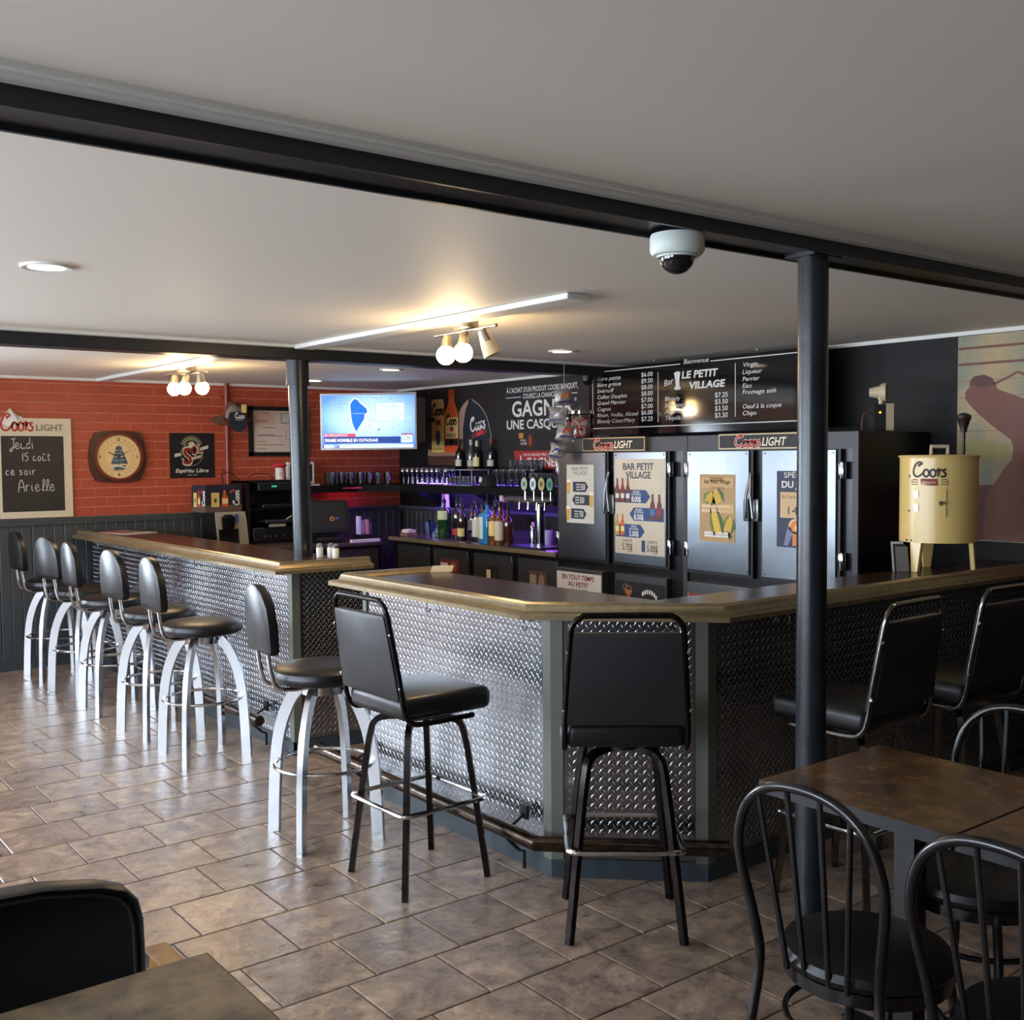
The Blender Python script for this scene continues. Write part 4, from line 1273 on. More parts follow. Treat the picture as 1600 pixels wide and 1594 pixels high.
for i in range(32):
    for j in range(16):
        d = min(1, math.hypot((i + 0.5) / 32 - 0.58, ((j + 0.5) / 16 - 0.55) * 0.9) / 0.62)
        c_ = tuple(int(a + (b - a) * d ** 2) for a, b in zip((204, 238, 252), (78, 130, 226)))
        tvr(i / 32, j / 16, (i + 1) / 32, (j + 1) / 16, tuple(6 * (x // 6) for x in c_))
p.lay(1)
lake = [(0.355, 0.93), (0.385, 0.91), (0.41, 0.85), (0.45, 0.79), (0.48, 0.75), (0.49, 0.68), (0.46, 0.63), (0.455, 0.55), (0.42, 0.45), (0.395, 0.38), (0.37, 0.30), (0.345, 0.38), (0.325, 0.48), (0.315, 0.60), (0.31, 0.72), (0.305, 0.82), (0.33, 0.89)]
p.poly([tvp(0.385 + (a - 0.385) * 1.12, 0.62 + (b - 0.62) * 1.07) for a, b in lake], (238, 248, 252))
p.stroke([tvp(0.42, 0.93), tvp(0.53, 0.72)], 0.003, (150, 170, 170))
for a, b in ((0.20, 0.84), (0.585, 0.93), (0.64, 0.94), (0.74, 0.92), (0.29, 0.52), (0.52, 0.54), (0.52, 0.42), (0.76, 0.38), (0.07, 0.95)):
    p.stroke([tvp(a - 0.015, b + 0.015), tvp(a + 0.02, b - 0.01)], 0.004, (90, 120, 130))
p.text('P', *tvp(0.60, 0.30), 0.03, (70, 100, 120), bold=0.02)
tvr(0.575, 0.50, 0.89, 0.86, (120, 140, 150))
tvr(0.02, 0.085, 0.845, 0.21, (26, 62, 140)); tvr(0.02, 0.21, 0.36, 0.27, (190, 60, 90)); tvr(0.85, 0.10, 0.97, 0.25, (226, 246, 250)); tvr(0.85, 0.235, 0.97, 0.268, (150, 60, 100))
tvr(0.02, 0.0, 0.98, 0.06, (214, 240, 246)); tvr(0.0, 0.0, 0.185, 0.055, (30, 80, 190)); tvr(0.09, 0.005, 0.185, 0.05, (24, 60, 120))
p.lay(2)
p.poly([tvp(a, b) for a, b in lake], (0, 104, 222))
tvr(0.579, 0.506, 0.886, 0.853, (206, 238, 244))
p.text('DRAME HORRIBLE EN OUTAOUAIS', *tvp(0.03, 0.115), 0.026, (255, 255, 255), w=0.46 * 1.0, bold=0.015)
p.text('EN DÉVELOPPEMENT', *tvp(0.03, 0.22), 0.016, (255, 226, 232), w=0.20)
p.text('LCN', *tvp(0.855, 0.145), 0.034, (30, 120, 150), w=0.075, bold=0.01).text('10:14', *tvp(0.88, 0.108), 0.012, (40, 60, 70), w=0.05)
p.text('TENTATIVE ACCIDENT DES DÉPARTEMENTS À HULL, QUÉBEC', *tvp(0.2, 0.015), 0.012, (60, 110, 120), w=0.5).text('FRANCE', *tvp(0.1, 0.015), 0.011, (230, 240, 250), w=0.055)
p.lay(3)
p.text('LAC DES PLAGES', *tvp(0.335, 0.64), 0.009, (190, 240, 240), w=0.1).text('LAC DES PLAGES', *tvp(0.65, 0.78), 0.011, (60, 80, 90), w=0.13)
p.stroke([tvp(0.60, 0.62), tvp(0.68, 0.65), tvp(0.76, 0.655), tvp(0.87, 0.62)], 0.002, (150, 170, 170), 4)
p.stroke([tvp(0.77, 0.52), tvp(0.82, 0.57), tvp(0.87, 0.63)], 0.003, (110, 130, 140))
p.build('screen', t)
t = tag(MB().rbox(5.37, 5.50, 8.37, 8.55, 1.785, 2.195, 0.01, 2).build('loudspeaker', mat('speaker_grey', (118, 116, 124), 0.5)), 'pale grey wall loudspeaker tucked behind the right edge of the television', 'speaker')
spk = MB().box(5.502, 5.645, 8.44, 8.48, 1.98, 2.02).build('bracket', M_plast, t)

# ================================================================== BLACK WALL: banner, mural, menu
XB = XR - 0.004
t = thing('wall_banner', 'large black promotional banner with can, bottle and cap on the wall above the bottles', 'banner', (XB, 7.4, 1.56))
MB().box(XB - 0.003, XB, 6.05, 8.56, 1.56, 2.284).build('sheet', mat('banner_black', (31, 28, 30), 0.5), t, True, smooth=0)
p = Print(**onX(XB - 0.003))
wht = (226, 222, 218)
p.rect(-8.56, 1.66, -8.02, 1.72, (156, 122, 92))                              # ledge the can stands on
p.rect(-8.56, 1.575, -8.02, 1.66, (78, 50, 40))
p.lay(1)
p.poly([(-8.48, 1.694), (-8.295, 1.694), (-8.285, 1.72), (-8.285, 2.15), (-8.30, 2.185), (-8.47, 2.185), (-8.49, 2.15), (-8.49, 1.72)], (226, 196, 110))
p.poly([(-8.285, 1.688), (-8.065, 1.688), (-8.055, 1.70), (-8.055, 2.04), (-8.10, 2.12), (-8.118, 2.16), (-8.118, 2.262), (-8.205, 2.262), (-8.205, 2.16), (-8.225, 2.12), (-8.285, 2.03)], (206, 88, 34))
p.poly([(-8.042, 1.69), (-8.042, 2.05), (-7.99, 2.11), (-7.895, 2.165), (-7.90, 2.13), (-7.945, 2.06), (-7.985, 1.9), (-7.975, 1.69)], (168, 140, 126))
p.poly([(-7.975, 1.60), (-7.985, 1.9), (-7.945, 2.06), (-7.89, 2.15), (-7.845, 2.158), (-7.72, 2.09), (-7.62, 1.985), (-7.555, 1.81), (-7.46, 1.60)], (30, 36, 46))
p.lay(2)
p.stroke([(-7.845, 2.160), (-7.72, 2.095), (-7.617, 1.985), (-7.553, 1.80)], 0.007, (176, 176, 178), 4)
p.script(-8.485, 2.04, 0.195, (34, 26, 24), 0.30)
p.rect(-8.42, 1.945, -8.34, 1.995, (178, 46, 44))
p.disc(-8.385, 1.83, 0.038, 0.072, (56, 66, 88), 20)
p.rect(-8.475, 1.715, -8.30, 1.735, (190, 150, 70))
p.rect(-8.258, 1.82, -8.062, 2.01, (226, 202, 132)).rect(-8.28, 1.755, -8.056, 1.815, (44, 30, 26)).rect(-8.28, 1.69, -8.06, 1.745, (222, 84, 36))
p.disc(-8.165, 1.785, 0.02, 0.022, (214, 202, 180), 14)
p.rect(-8.2, 2.205, -8.122, 2.262, (176, 60, 30))
p.script(-7.865, 1.872, 0.225, wht, 0.27, rot=0.15)
p.poly([(-7.79, 1.825), (-7.67, 1.85), (-7.665, 1.89), (-7.785, 1.865)], (196, 52, 58))
p.poly([(-7.85, 1.81), (-7.80, 1.82), (-7.795, 1.86), (-7.845, 1.85)], (120, 60, 56)).poly([(-7.66, 1.85), (-7.625, 1.86), (-7.62, 1.9), (-7.655, 1.89)], (120, 60, 56))
p.text("À L'ACHAT D'UN PRODUIT COORS BANQUET,", -7.335, 2.185, 0.042, wht, w=0.92, bold=0.012)
p.rect(-7.345, 2.143, -7.14, 2.149, wht).text('COUREZ LA CHANCE DE', -7.11, 2.13, 0.040, wht, w=0.48, bold=0.012).rect(-6.60, 2.143, -6.42, 2.149, wht)
p.text('GAGNER', -7.26, 1.985, 0.125, wht, w=0.79, bold=0.02)
p.text('*', -6.46, 2.06, 0.05, wht)
p.text('UNE CASQUETTE', -7.335, 1.88, 0.074, wht, w=0.94, bold=0.02)
p.poly([(-7.243, 1.696), (-6.3, 1.692), (-6.33, 1.552), (-7.208, 1.548)], (160, 38, 40))
p.rect(-7.177, 1.711, -6.944, 1.852, (52, 30, 22))
p.lay(3)
p.script(-8.252, 1.945, 0.17, (40, 30, 26), 0.3)
p.rect(-8.19, 1.885, -8.13, 1.925, (178, 46, 44)).text('BIÈRE', -8.235, 1.83, 0.034, (60, 40, 30), w=0.14, bold=0.015)
p.text('OU LE GRAND PRIX 1 FUMOIR COORS BANQUET', -7.11, 1.652, 0.022, wht, w=0.76, bold=0.01)
p.text('À GAGNER*', -7.185, 1.568, 0.068, wht, w=0.60, bold=0.02)
p.rect(-7.17, 1.80, -7.11, 1.845, (190, 130, 50)).disc(-7.02, 1.78, 0.02, 0.05, (150, 70, 30), 14).text('POUR', -7.145, 1.775, 0.016, wht, w=0.07, bold=0.01).text('6.50$', -7.145, 1.748, 0.018, wht, w=0.08, bold=0.01)
p.build('print', t)
# mural
t = thing('wall_mural', 'painted mural of a brown figure leaning back before pale brickwork', 'mural', (XB, 2.0, 1.17))
MB().box(XB - 0.002, XB, -0.5, 3.24, 1.165, 2.286).build('painted_ground', mat('mural_ground', (184, 156, 112), 0.6, noise=(2.2, (128, 134, 116), 0.12)), t, True, smooth=0)
p = Print(**onX(XB - 0.002))
for z in (2.13, 2.217):
    p.rect(-3.235, z - 0.006, -0.5, z + 0.008, (104, 56, 42))
for z in (1.69, 1.765, 1.85, 1.95, 2.04):
    p.rect(-3.235, z - 0.002, -0.5, z + 0.002, (132, 110, 74))
p.rect(-3.235, 1.17, -0.5, 1.47, (92, 34, 28))
for z in (1.24, 1.32, 1.40):
    p.rect(-3.235, z - 0.0015, -0.5, z + 0.0015, (128, 66, 52))
p.lay(1)
p.poly([(-3.235, 1.62), (-3.1, 1.60), (-2.93, 1.62), (-2.93, 1.68), (-3.1, 1.72), (-3.235, 1.70)], (150, 140, 84))
body = [(-3.17, 2.037), (-3.146, 2.063), (-3.088, 2.069), (-3.041, 2.047), (-3.026, 2.019), (-3.012, 1.987), (-2.869, 1.93), (-2.6, 1.90), (-2.3, 1.80), (-2.2, 1.5), (-2.2, 1.17), (-3.08, 1.17), (-3.07, 1.396), (-3.042, 1.451), (-3.005, 1.506), (-2.968, 1.561), (-2.927, 1.606), (-2.919, 1.669), (-2.933, 1.714), (-2.971, 1.742), (-3.047, 1.798), (-3.114, 1.855), (-3.163, 1.903), (-3.193, 1.941), (-3.194, 1.978), (-3.17, 2.005)]
p.poly(body, (112, 60, 42))
p.stroke([(-3.03, 2.015), (-2.95, 2.048), (-2.90, 2.070), (-2.86, 2.052), (-2.80, 2.03)], 0.012, (104, 56, 44), 4)
p.lay(2).poly([(-3.17, 2.025), (-3.146, 2.063), (-3.088, 2.069), (-3.041, 2.047), (-3.03, 2.01), (-3.1, 2.0)], (86, 42, 34))
p.build('figure_print', t)
# menu board
t = thing('menu_board', 'long glossy black menu board with white prices hanging above the coolers', 'menu board', (5.4, 5.0, 1.80))
MB().box(5.402, 5.412, 3.95, 6.02, 1.80, 2.285).build('panel', mat('menu_gloss', (14, 13, 14), 0.07, spec=0.6), t, True, smooth=0)
for y in (5.35, 4.45):
    MB().tube([(5.407, y, 2.278), (5.407, y, 2.292), (5.407, y + 0.004, 2.30), (5.407, y, CEIL)], 0.002, 6).build('hook', M_chrome, t, True)
p = Print(**onX(5.402))
wt = (224, 222, 218)
bw = 0.006
p.rect(-5.98, 2.258, -5.10, 2.258 + bw, wt).rect(-4.83, 2.258, -3.98, 2.258 + bw, wt).rect(-5.98, 1.846, -3.98, 1.846 + bw, wt).rect(-5.98, 1.846, -5.98 + bw, 2.264, wt).rect(-3.986, 1.846, -3.98, 2.264, wt)
p.rect(-5.309, 1.878, -5.304, 2.22, wt).rect(-4.622, 1.89, -4.617, 2.232, wt)
p.text('Bienvenue', -5.067, 2.258, 0.032, wt, w=0.22, shear=0.25)
rows = [('Bière petite', '$6.00', 0.245), ('Bière grosse', '$9.50', 0.25), ('Smirnoff', '$8.00', 0.17), ('Cellier Dauphin', '$8.00', 0.31), ('Grand Marnier', '$7.00', 0.30), ('Cognac', '$7.00', 0.145), ('Rhum, Vodka, Alcool', '$6.00', 0.42), ('Bloody César/Mary', '$7.25', 0.39)]
for i, (a, b, w) in enumerate(rows):
    z = 2.196 - i * 0.0442
    p.text(a, -5.928, z, 0.028, wt, w=w, shear=0.25)
    p.text(b, -5.47, z + 0.002, 0.031, wt, w=0.112, bold=0.004)
p.text('Bar', -5.245, 2.118, 0.042, wt, w=0.085, shear=0.2, rot=0.22)
p.poly([(-5.157, 2.205), (-5.125, 2.215), (-5.097, 2.208), (-5.108, 2.15), (-5.105, 2.115), (-5.092, 2.10), (-5.098, 2.09), (-5.148, 2.09), (-5.155, 2.10), (-5.14, 2.115), (-5.143, 2.15)], wt)
p.text('LE PETIT', -5.085, 2.163, 0.046, wt, w=0.315, bold=0.035, shear=0.15).text('VILLAGE', -5.024, 2.09, 0.044, wt, w=0.315, bold=0.035, shear=0.15)
for i, (a, b, w) in enumerate([('Bloody', '$7.25', 0.14), ('Schnapps', '$3.50', 0.195), ('Amarula', '$3.50', 0.175), ('Téquila rose', '$3.50', 0.25)]):
    z = 2.02 - i * 0.0437
    p.text(a, -5.242, z, 0.028, wt, w=w, shear=0.25)
    p.text(b, -4.79, z + 0.002, 0.031, wt, w=0.108, bold=0.004)
for a, z, w in (('Virgin', 2.203, 0.12), ('Liqueur', 2.158, 0.155), ('Perrier', 2.113, 0.135), ('Eau', 2.07, 0.07), ('Fromage salé', 2.03, 0.265), ('Oeuf à la coque', 1.939, 0.305), ('Chips', 1.897, 0.11)):
    p.text(a, -4.561, z, 0.028, wt, w=w, shear=0.25)
p.build('lettering', t)

# ================================================================== COOLERS
XF = 4.95      # face of the doors
def lever(y, z, parent, sg):
    mb = MB()
    mb.tube([(XF - 0.012, y, z - 0.13), (XF - 0.05, y + 0.005 * sg, z - 0.14), (XF - 0.055, y + 0.02 * sg, z), (XF - 0.03, y + 0.035 * sg, z + 0.12)], 0.009, 8)
    mb.rbox(XF - 0.035, XF - 0.001, y - 0.02, y + 0.02, z - 0.16, z - 0.03, 0.006, 2)
    mb.build('handle', M_steel_d, parent, True)
def cooler(lab, y0, y1, doors, low, sign):
    """cabinet from Y=y0 (right) to y1 (left)"""
    t = thing('beer_cooler', lab, 'cooler', (5.28, (y0 + y1) / 2, 0))
    MB().box(XF + 0.02, XR - 0.02, y0, y1, 0.08, 1.765).box(XF + 0.06, XR - 0.02, y0 + 0.02, y1 - 0.02, 0.0, 0.08).build('cabinet', M_blk, t, True, smooth=0)
    MB().box(XF + 0.006, XF + 0.02, y0, y1, 1.675, 1.765).box(XF + 0.006, XF + 0.02, y0, y0 + 0.035, 0.1, 1.675).build('front_panel', mat('cooler_front', (66, 67, 70), 0.5, metal=0.3), t, True, smooth=0)
    for (a, b, hy, sg, hinge) in doors:
        d = MB().rbox(XF - 0.022, XF + 0.018, a, b, 0.942, 1.67, 0.003, 1).build('door', M_steel, t, True, smooth=0)
        MB().box(XF - 0.010, XF + 0.019, a - 0.02, b + 0.02, 0.925, 1.672).build('door_gasket', M_plast, t, True, smooth=0)
        for yy in (a + 0.02, b - 0.02):
            for zz in (0.962, 1.652):
                MB().cyl((XF - 0.022, yy, zz), (XF - 0.0255, yy, zz), 0.006, n=8).build('rivet', M_steel_d, d, True)
        lever(hy, 1.42, d, sg)
        for zz in (1.02, 1.51):
            MB().rbox(XF - 0.03, XF + 0.005, hinge - 0.016, hinge + 0.016, zz, zz + 0.095, 0.006, 2).build('hinge', M_chrome, t, True)
    for (a, b, proud) in low:
        MB().rbox(XF - 0.02 - proud, XF + 0.019, a, b, 0.13, 0.868, 0.003, 1).build('lower_door', M_steel_d, t, True, smooth=0)
    a, b = sign
    s = MB().box(XF - 0.028, XF + 0.006, a, b, 1.678, 1.768).build('sign_panel', mat('sign_gold_edge', (150, 132, 98), 0.35, metal=0.5), t, True, smooth=0)
    p = Print(**onX(XF - 0.028))
    p.rect(-b + 0.008, 1.686, -a - 0.008, 1.760, (18, 16, 18))
    p.lay(1)
    m = -(a + b) / 2
    p.script(m - 0.185, 1.694, 0.19, (214, 196, 180), 0.32, tall=0.66)
    p.text('LIGHT', m + 0.015, 1.697, 0.046, (226, 216, 190), w=0.165, bold=0.02, shear=0.2)
    p.lay(2)
    p.script(m - 0.185, 1.694, 0.19, (176, 44, 42), 0.2, tall=0.66)
    p.build('sign_lettering', s)
    return t
cooler('black beer cooler with two steel doors, price posters and red-and-gold sign, the left one', 4.62, 5.845, [(5.335, 5.82, 5.325, -1, 5.835), (4.775, 5.252, 5.262, 1, 4.748)], [(5.338, 5.81, 0.03), (4.77, 5.248, 0.0)], (4.955, 5.556))
cooler('black beer cooler with two steel doors and corn poster, behind the near post', 3.40, 4.615, [(4.112, 4.595, 4.125, -1, 4.603), (3.518, 4.017, 4.055, 1, 3.485)], [(4.11, 4.597, 0.0), (3.52, 4.015, 0.0)], (3.72, 4.336))
# posters
def poster(name, lab, x, u0, u1, v0, v1, col, draw, cat='poster'):
    t = thing(name, lab, cat, (x, -(u0 + u1) / 2, v0))
    MB().box(x - 0.001, x - 0.0003, -u1, -u0, v0, v1).build('sheet', pm(col), t, True, smooth=0)
    p = Print(**onX(x - 0.001), gap=0.0006)
    draw(p)
    p.build('print', t)
    return t
XD = XF - 0.0225
navy = (44, 72, 118)
dk = (40, 48, 62)
def bottle2d(p, u, v, h, col, lab_):
    w = h * 0.13
    p.poly([(u - w, v), (u + w, v), (u + w, v + h * 0.55), (u + w * 0.45, v + h * 0.75), (u + w * 0.4, v + h), (u - w * 0.4, v + h), (u - w * 0.45, v + h * 0.75), (u - w, v + h * 0.55)], col)
    p.lay(p.l + 1)
    p.rect(u - w * 0.9, v + h * 0.18, u + w * 0.9, v + h * 0.42, lab_)
    p.lay(p.l - 1)
def price(p, u0, u1, v, col, l1, l2, pr, flip=False):
    h = 0.085
    if flip:
        p.poly([(u0, v + h / 2), (u0 + 0.04, v), (u1, v), (u1, v + h), (u0 + 0.04, v + h)], col)
    else:
        p.poly([(u0, v), (u1 - 0.04, v), (u1, v + h / 2), (u1 - 0.04, v + h), (u0, v + h)], col)
    p.lay(2)
    m = (u0 + u1) / 2 + (0.0 if flip else 0.035)
    if flip:
        m -= 0.07
    p.text(l1, m, v + 0.066, 0.012, wht, align='C', bold=0.01).text(l2, m, v + 0.05, 0.012, wht, align='C', bold=0.01).text(pr, m, v + 0.008, 0.034, wht, align='C', bold=0.02, w=0.085)
    p.lay(1)
def draw1(p):
    p.lay(1)
    p.text('BAR PETIT', -5.585, 1.548, 0.024, (110, 112, 112), w=0.17, align='C', bold=0.01).text('VILLAGE', -5.585, 1.518, 0.024, (110, 112, 112), w=0.14, align='C', bold=0.01)
    for v, a, b, fl in ((1.40, -5.66, -5.50, False), (1.31, -5.67, -5.49, True), (1.215, -5.68, -5.52, False)):
        if fl:
            p.poly([(a, v + 0.035), (a + 0.03, v), (b, v), (b, v + 0.07), (a + 0.03, v + 0.07)], dk)
        else:
            p.poly([(a, v), (b - 0.03, v), (b, v + 0.035), (b - 0.03, v + 0.07), (a, v + 0.07)], dk)
        p.lay(2)
        for k in range(3):
            p.rect(a + 0.035, v + 0.012 + k * 0.018, a + 0.075, v + 0.02 + k * 0.018, (190, 190, 186))
        p.text(('3', '7', '5')[int(v * 100) % 3] + '50', a + 0.082, v + 0.014, 0.04, wht, w=0.045, bold=0.01)
        p.lay(1)
    for u, v in ((-5.705, 1.385), (-5.47, 1.30), (-5.712, 1.20)):
        p.poly([(u - 0.014, v), (u + 0.014, v), (u + 0.02, v + 0.10), (u - 0.02, v + 0.10)], (206, 158, 66))
        p.lay(2).rect(u - 0.02, v + 0.08, u + 0.02, v + 0.10, (232, 226, 206)).lay(1)
poster('price_poster', 'small pale price poster on the leftmost cooler door', XD, -5.727, -5.445, 1.185, 1.587, (196, 192, 180), draw1)
def draw2(p):
    p.lay(1)
    p.text('BAR PETIT', -5.02, 1.555, 0.042, (52, 58, 82), w=0.28, align='C', bold=0.02).text('VILLAGE', -5.02, 1.50, 0.042, (52, 58, 82), w=0.23, align='C', bold=0.02)
    for u in (-5.215, -5.165, -5.115):
        bottle2d(p, u, 1.345, 0.155, (122, 60, 44), (216, 204, 190))
    price(p, -5.235, -4.91, 1.34, navy, 'GROSSE', 'BOUTEILLE', '8.00$')
    for u in (-5.215, -5.165, -5.115):
        p.lay(3); bottle2d(p, u, 1.345, 0.13, (122, 60, 44), (216, 204, 190)); p.lay(1)
    price(p, -5.10, -4.79, 1.225, navy, 'GROSSE', 'BOUTEILLE', '8.50$', True)
    for u, c_ in ((-4.89, (70, 110, 150)), (-4.83, (150, 40, 44))):
        p.lay(3); bottle2d(p, u, 1.235, 0.165, (104, 52, 44), c_); p.lay(1)
    price(p, -5.23, -4.96, 1.115, navy, 'PETITE', 'BOUTEILLE', '5.00$')
    for u, c_ in ((-5.215, (190, 140, 50)), (-5.165, (196, 90, 50))):
        p.lay(3); bottle2d(p, u, 1.125, 0.14, c_, (230, 206, 120)); p.lay(1)
    for u, t1, c_ in ((-5.20, '5.75$', (196, 176, 140)), (-4.97, '5.00$', (50, 70, 110))):
        p.rect(u - 0.02, 1.025, u + 0.012, 1.10, c_).text('CANETTE', u + 0.03, 1.082, 0.018, (40, 40, 44), w=0.09).text(t1, u + 0.03, 1.03, 0.042, (40, 40, 44), w=0.095, bold=0.01)
        p.rect(u + 0.08, 1.018, u + 0.12, 1.023, (120, 116, 110))
poster('price_poster', 'tall beige price poster with blue arrows and brown bottles on a cooler door', XD, -5.235, -4.785, 1.005, 1.625, (198, 186, 166), draw2)
def draw3(p):
    p.lay(1)
    p.rect(-4.475, 1.45, -4.23, 1.51, (196, 160, 110))
    p.text('Bar Petit Village', -4.352, 1.475, 0.024, (50, 40, 30), w=0.2, align='C', bold=0.01).text('Votre Terrasse', -4.352, 1.445, 0.014, (80, 64, 46), w=0.11, align='C')
    for k in range(5):
        p.ring(-4.40 + 0.022 * k, 1.50, 0.008, 0.012, (60, 54, 40), 10)
    def corn(u, v, L, ang):
        ca, sa = math.cos(ang), math.sin(ang)
        R_ = lambda a, b: (u + a * ca - b * sa, v + a * sa + b * ca)
        p.poly([R_(-0.035, -0.3 * L), R_(-0.05, 0.1 * L), R_(-0.02, 0.55 * L), R_(0.0, 0.1 * L)], (96, 122, 50))
        p.poly([R_(0.035, -0.3 * L), R_(0.055, 0.1 * L), R_(0.03, 0.5 * L), R_(0.0, 0.1 * L)], (74, 98, 40))
        p.lay(2).poly([R_(-0.026, -0.2 * L), R_(0.026, -0.2 * L), R_(0.024, 0.3 * L), R_(0.0, 0.5 * L), R_(-0.024, 0.3 * L)], (222, 186, 70))
        p.lay(3)
        for i in range(3):
            for j in range(8):
                a, b = R_(-0.016 + 0.016 * i, -0.14 * L + j * 0.07 * L)
                p.disc(a, b, 0.004, 0.005, (176, 132, 40), 6)
        p.lay(1)
    corn(-4.345, 1.385, 0.12, 0.45)
    corn(-4.415, 1.38, 0.09, -0.5)
    corn(-4.355, 1.225, 0.22, 0.28)
    corn(-4.265, 1.22, 0.12, -0.3)
    p.poly([(-4.45, 1.36), (-4.40, 1.40), (-4.42, 1.35)], (96, 122, 50)).poly([(-4.27, 1.20), (-4.225, 1.16), (-4.26, 1.14)], (96, 122, 50))
    p.rect(-4.475, 1.325, -4.225, 1.352, (206, 168, 120)).rect(-4.475, 1.30, -4.225, 1.323, (206, 168, 120))
    p.rect(-4.45, 1.155, -4.25, 1.185, (232, 228, 218))
    p.lay(4)
    p.text('GRANDE ÉPLUCHETTE', -4.468, 1.332, 0.014, (240, 226, 196), w=0.21, bold=0.01).text("DE BLÉ D'INDE", -4.468, 1.305, 0.014, (240, 226, 196), w=0.14, bold=0.01)
    p.stroke([(-4.44 + 0.0085 * k, 1.163 + (0.016 if k % 2 else 0.0) * (0.6 + 0.4 * ((k * 7) % 3) / 2)) for k in range(22)], 0.0035, (30, 30, 30))
poster('corn_poster', 'tan poster with yellow corn cobs on a cooler door', XD, -4.490, -4.213, 1.125, 1.53, (176, 142, 96), draw3)
def draw4(p):
    p.lay(1)
    p.text('SPÉCIAL', -3.86, 1.515, 0.030, wht, w=0.20).text('DU JOUR', -3.875, 1.46, 0.036, wht, w=0.24, bold=0.025)
    p.rect(-3.885, 1.29, -3.60, 1.435, (206, 174, 128))
    p.poly([(-3.86, 1.135), (-3.83, 1.135), (-3.80, 1.20), (-3.81, 1.25), (-3.84, 1.22)], (120, 128, 160))
    p.poly([(-3.80, 1.135), (-3.72, 1.135), (-3.71, 1.23), (-3.80, 1.22)], (216, 128, 60))
    p.disc(-3.775, 1.245, 0.052, 0.042, (240, 200, 150), 20)
    p.lay(2).disc(-3.772, 1.245, 0.043, 0.034, (222, 136, 62), 20).lay(1)
    p.lay(2)
    p.text('À l\'achat de', -3.875, 1.40, 0.018, (70, 60, 50), w=0.17, shear=0.2).text('14$', -3.83, 1.31, 0.045, (50, 44, 40), w=0.11)
    p.lay(3).disc(-3.765, 1.235, 0.018, 0.02, (240, 222, 196), 12)
poster('special_poster', 'dark blue poster of the day special, half hidden by the near post', XD, -3.91, -3.62, 1.125, 1.553, (46, 54, 78), draw4)
def draw5(p):
    p.lay(1)
    for i, (s, w) in enumerate((('EN TOUT TEMPS', 0.33), ('AU PETIT', 0.21), ('VILLAGE', 0.19))):
        p.text(s, -5.58, 0.795 - i * 0.048, 0.032, (132, 40, 52), w=w, align='C', bold=0.02)
    p.rect(-5.79, 0.64, -5.73, 0.70, (206, 150, 60))
XD1 = XF - 0.0505
poster('sale_poster', 'white poster with dark red capital lettering low on the left cooler', XD1, -5.805, -5.345, 0.45, 0.845, (206, 200, 190), draw5)
def draw6(p):
    p.lay(1)
    p.poly([(-5.13, 0.72), (-5.10, 0.72), (-5.085, 0.77), (-5.145, 0.77)], (176, 104, 60)).ring(-5.115, 0.765, 0.03, 0.035, (170, 120, 90), 14)
    p.ring(-5.145, 0.785, 0.018, 0.022, (170, 150, 130), 14)
    for k in range(7):
        a = math.radians(125 - 14 * k)
        u, v = -4.93 + 0.09 * math.cos(a), 0.68 + 0.09 * math.sin(a)
        p.poly([(u - 0.008, v - 0.012), (u + 0.007, v - 0.014), (u + 0.008, v + 0.013), (u - 0.006, v + 0.015)], wht)
poster('black_poster', 'black poster with white ring emblem low on a cooler door', XF - 0.0205, -5.235, -4.785, 0.40, 0.823, (22, 20, 22), draw6)
def draw7(p):
    p.lay(1).rect(-4.585, 0.78, -4.42, 0.80, (140, 40, 48))
poster('notice_sheet', 'pale notice with dark red band low on the right cooler', XF - 0.0205, -4.59, -4.18, 0.45, 0.80, (190, 180, 170), draw7)

# ================================================================== BACK COUNTER AND UNDER-COUNTER COOLER
t = thing('back_counter', 'long back counter top with dark edge carrying the liquor bottles', 'counter', (5.3, 7.0, 0.93))
MB().rbox(4.935, XR - 0.04, 5.86, 8.12, 0.93, 0.965, 0.008, 2).build('worktop', M_count, t, True)
MB().box(4.928, 4.936, 5.86, 8.12, 0.932, 0.960).build('edge_band', M_gold, t, True)
t = thing('back_cooler', 'low black bottle cooler with four steel doors under the back counter', 'cooler', (5.3, 7.0, 0))
MB().box(4.99, XR - 0.04, 5.86, 8.10, 0.0, 0.93).build('cabinet', M_blk, t, True, smooth=0)
for a, b in ((7.54, 8.03), (6.985, 7.468), (6.412, 6.90), (5.878, 6.337)):
    d = MB().rbox(4.965, 4.99, a, b, 0.15, 0.897, 0.003, 1).build('door', M_steel_d, t, True, smooth=0)
    MB().tube([(4.964, a - 0.035, 0.87), (4.945, a - 0.035, 0.86), (4.945, a - 0.035, 0.72), (4.964, a - 0.035, 0.71)], 0.007, 8).build('handle', M_chrome, d, True)
def stk(u0, u1, v0, v1, c1, c2, lab):
    def dr(p):
        p.lay(1)
        p.rect(u0 + 0.01, v0 + 0.01, (u0 + u1) / 2 - 0.02, v1 - 0.03, c2)
        p.disc((u0 + u1) / 2 + (u1 - u0) * 0.2, (v0 + v1) / 2, (u1 - u0) * 0.16, (v1 - v0) * 0.36, tuple(min(255, int(x * 1.5 + 10)) for x in c1), 14)
    poster('door_sticker', lab, 4.9648, u0, u1, v0, v1, c1, dr, 'sticker')
stk(-7.37, -7.10, 0.70, 0.818, (96, 40, 34), (214, 196, 190), 'reddish picture sticker on the second low cooler door')
stk(-6.738, -6.572, 0.66, 0.806, (24, 18, 18), (210, 186, 150), 'small black sticker on the third low cooler door')
stk(-6.20, -5.995, 0.66, 0.812, (84, 66, 54), (150, 130, 110), 'brown picture sticker on the low cooler door nearest the tall coolers')
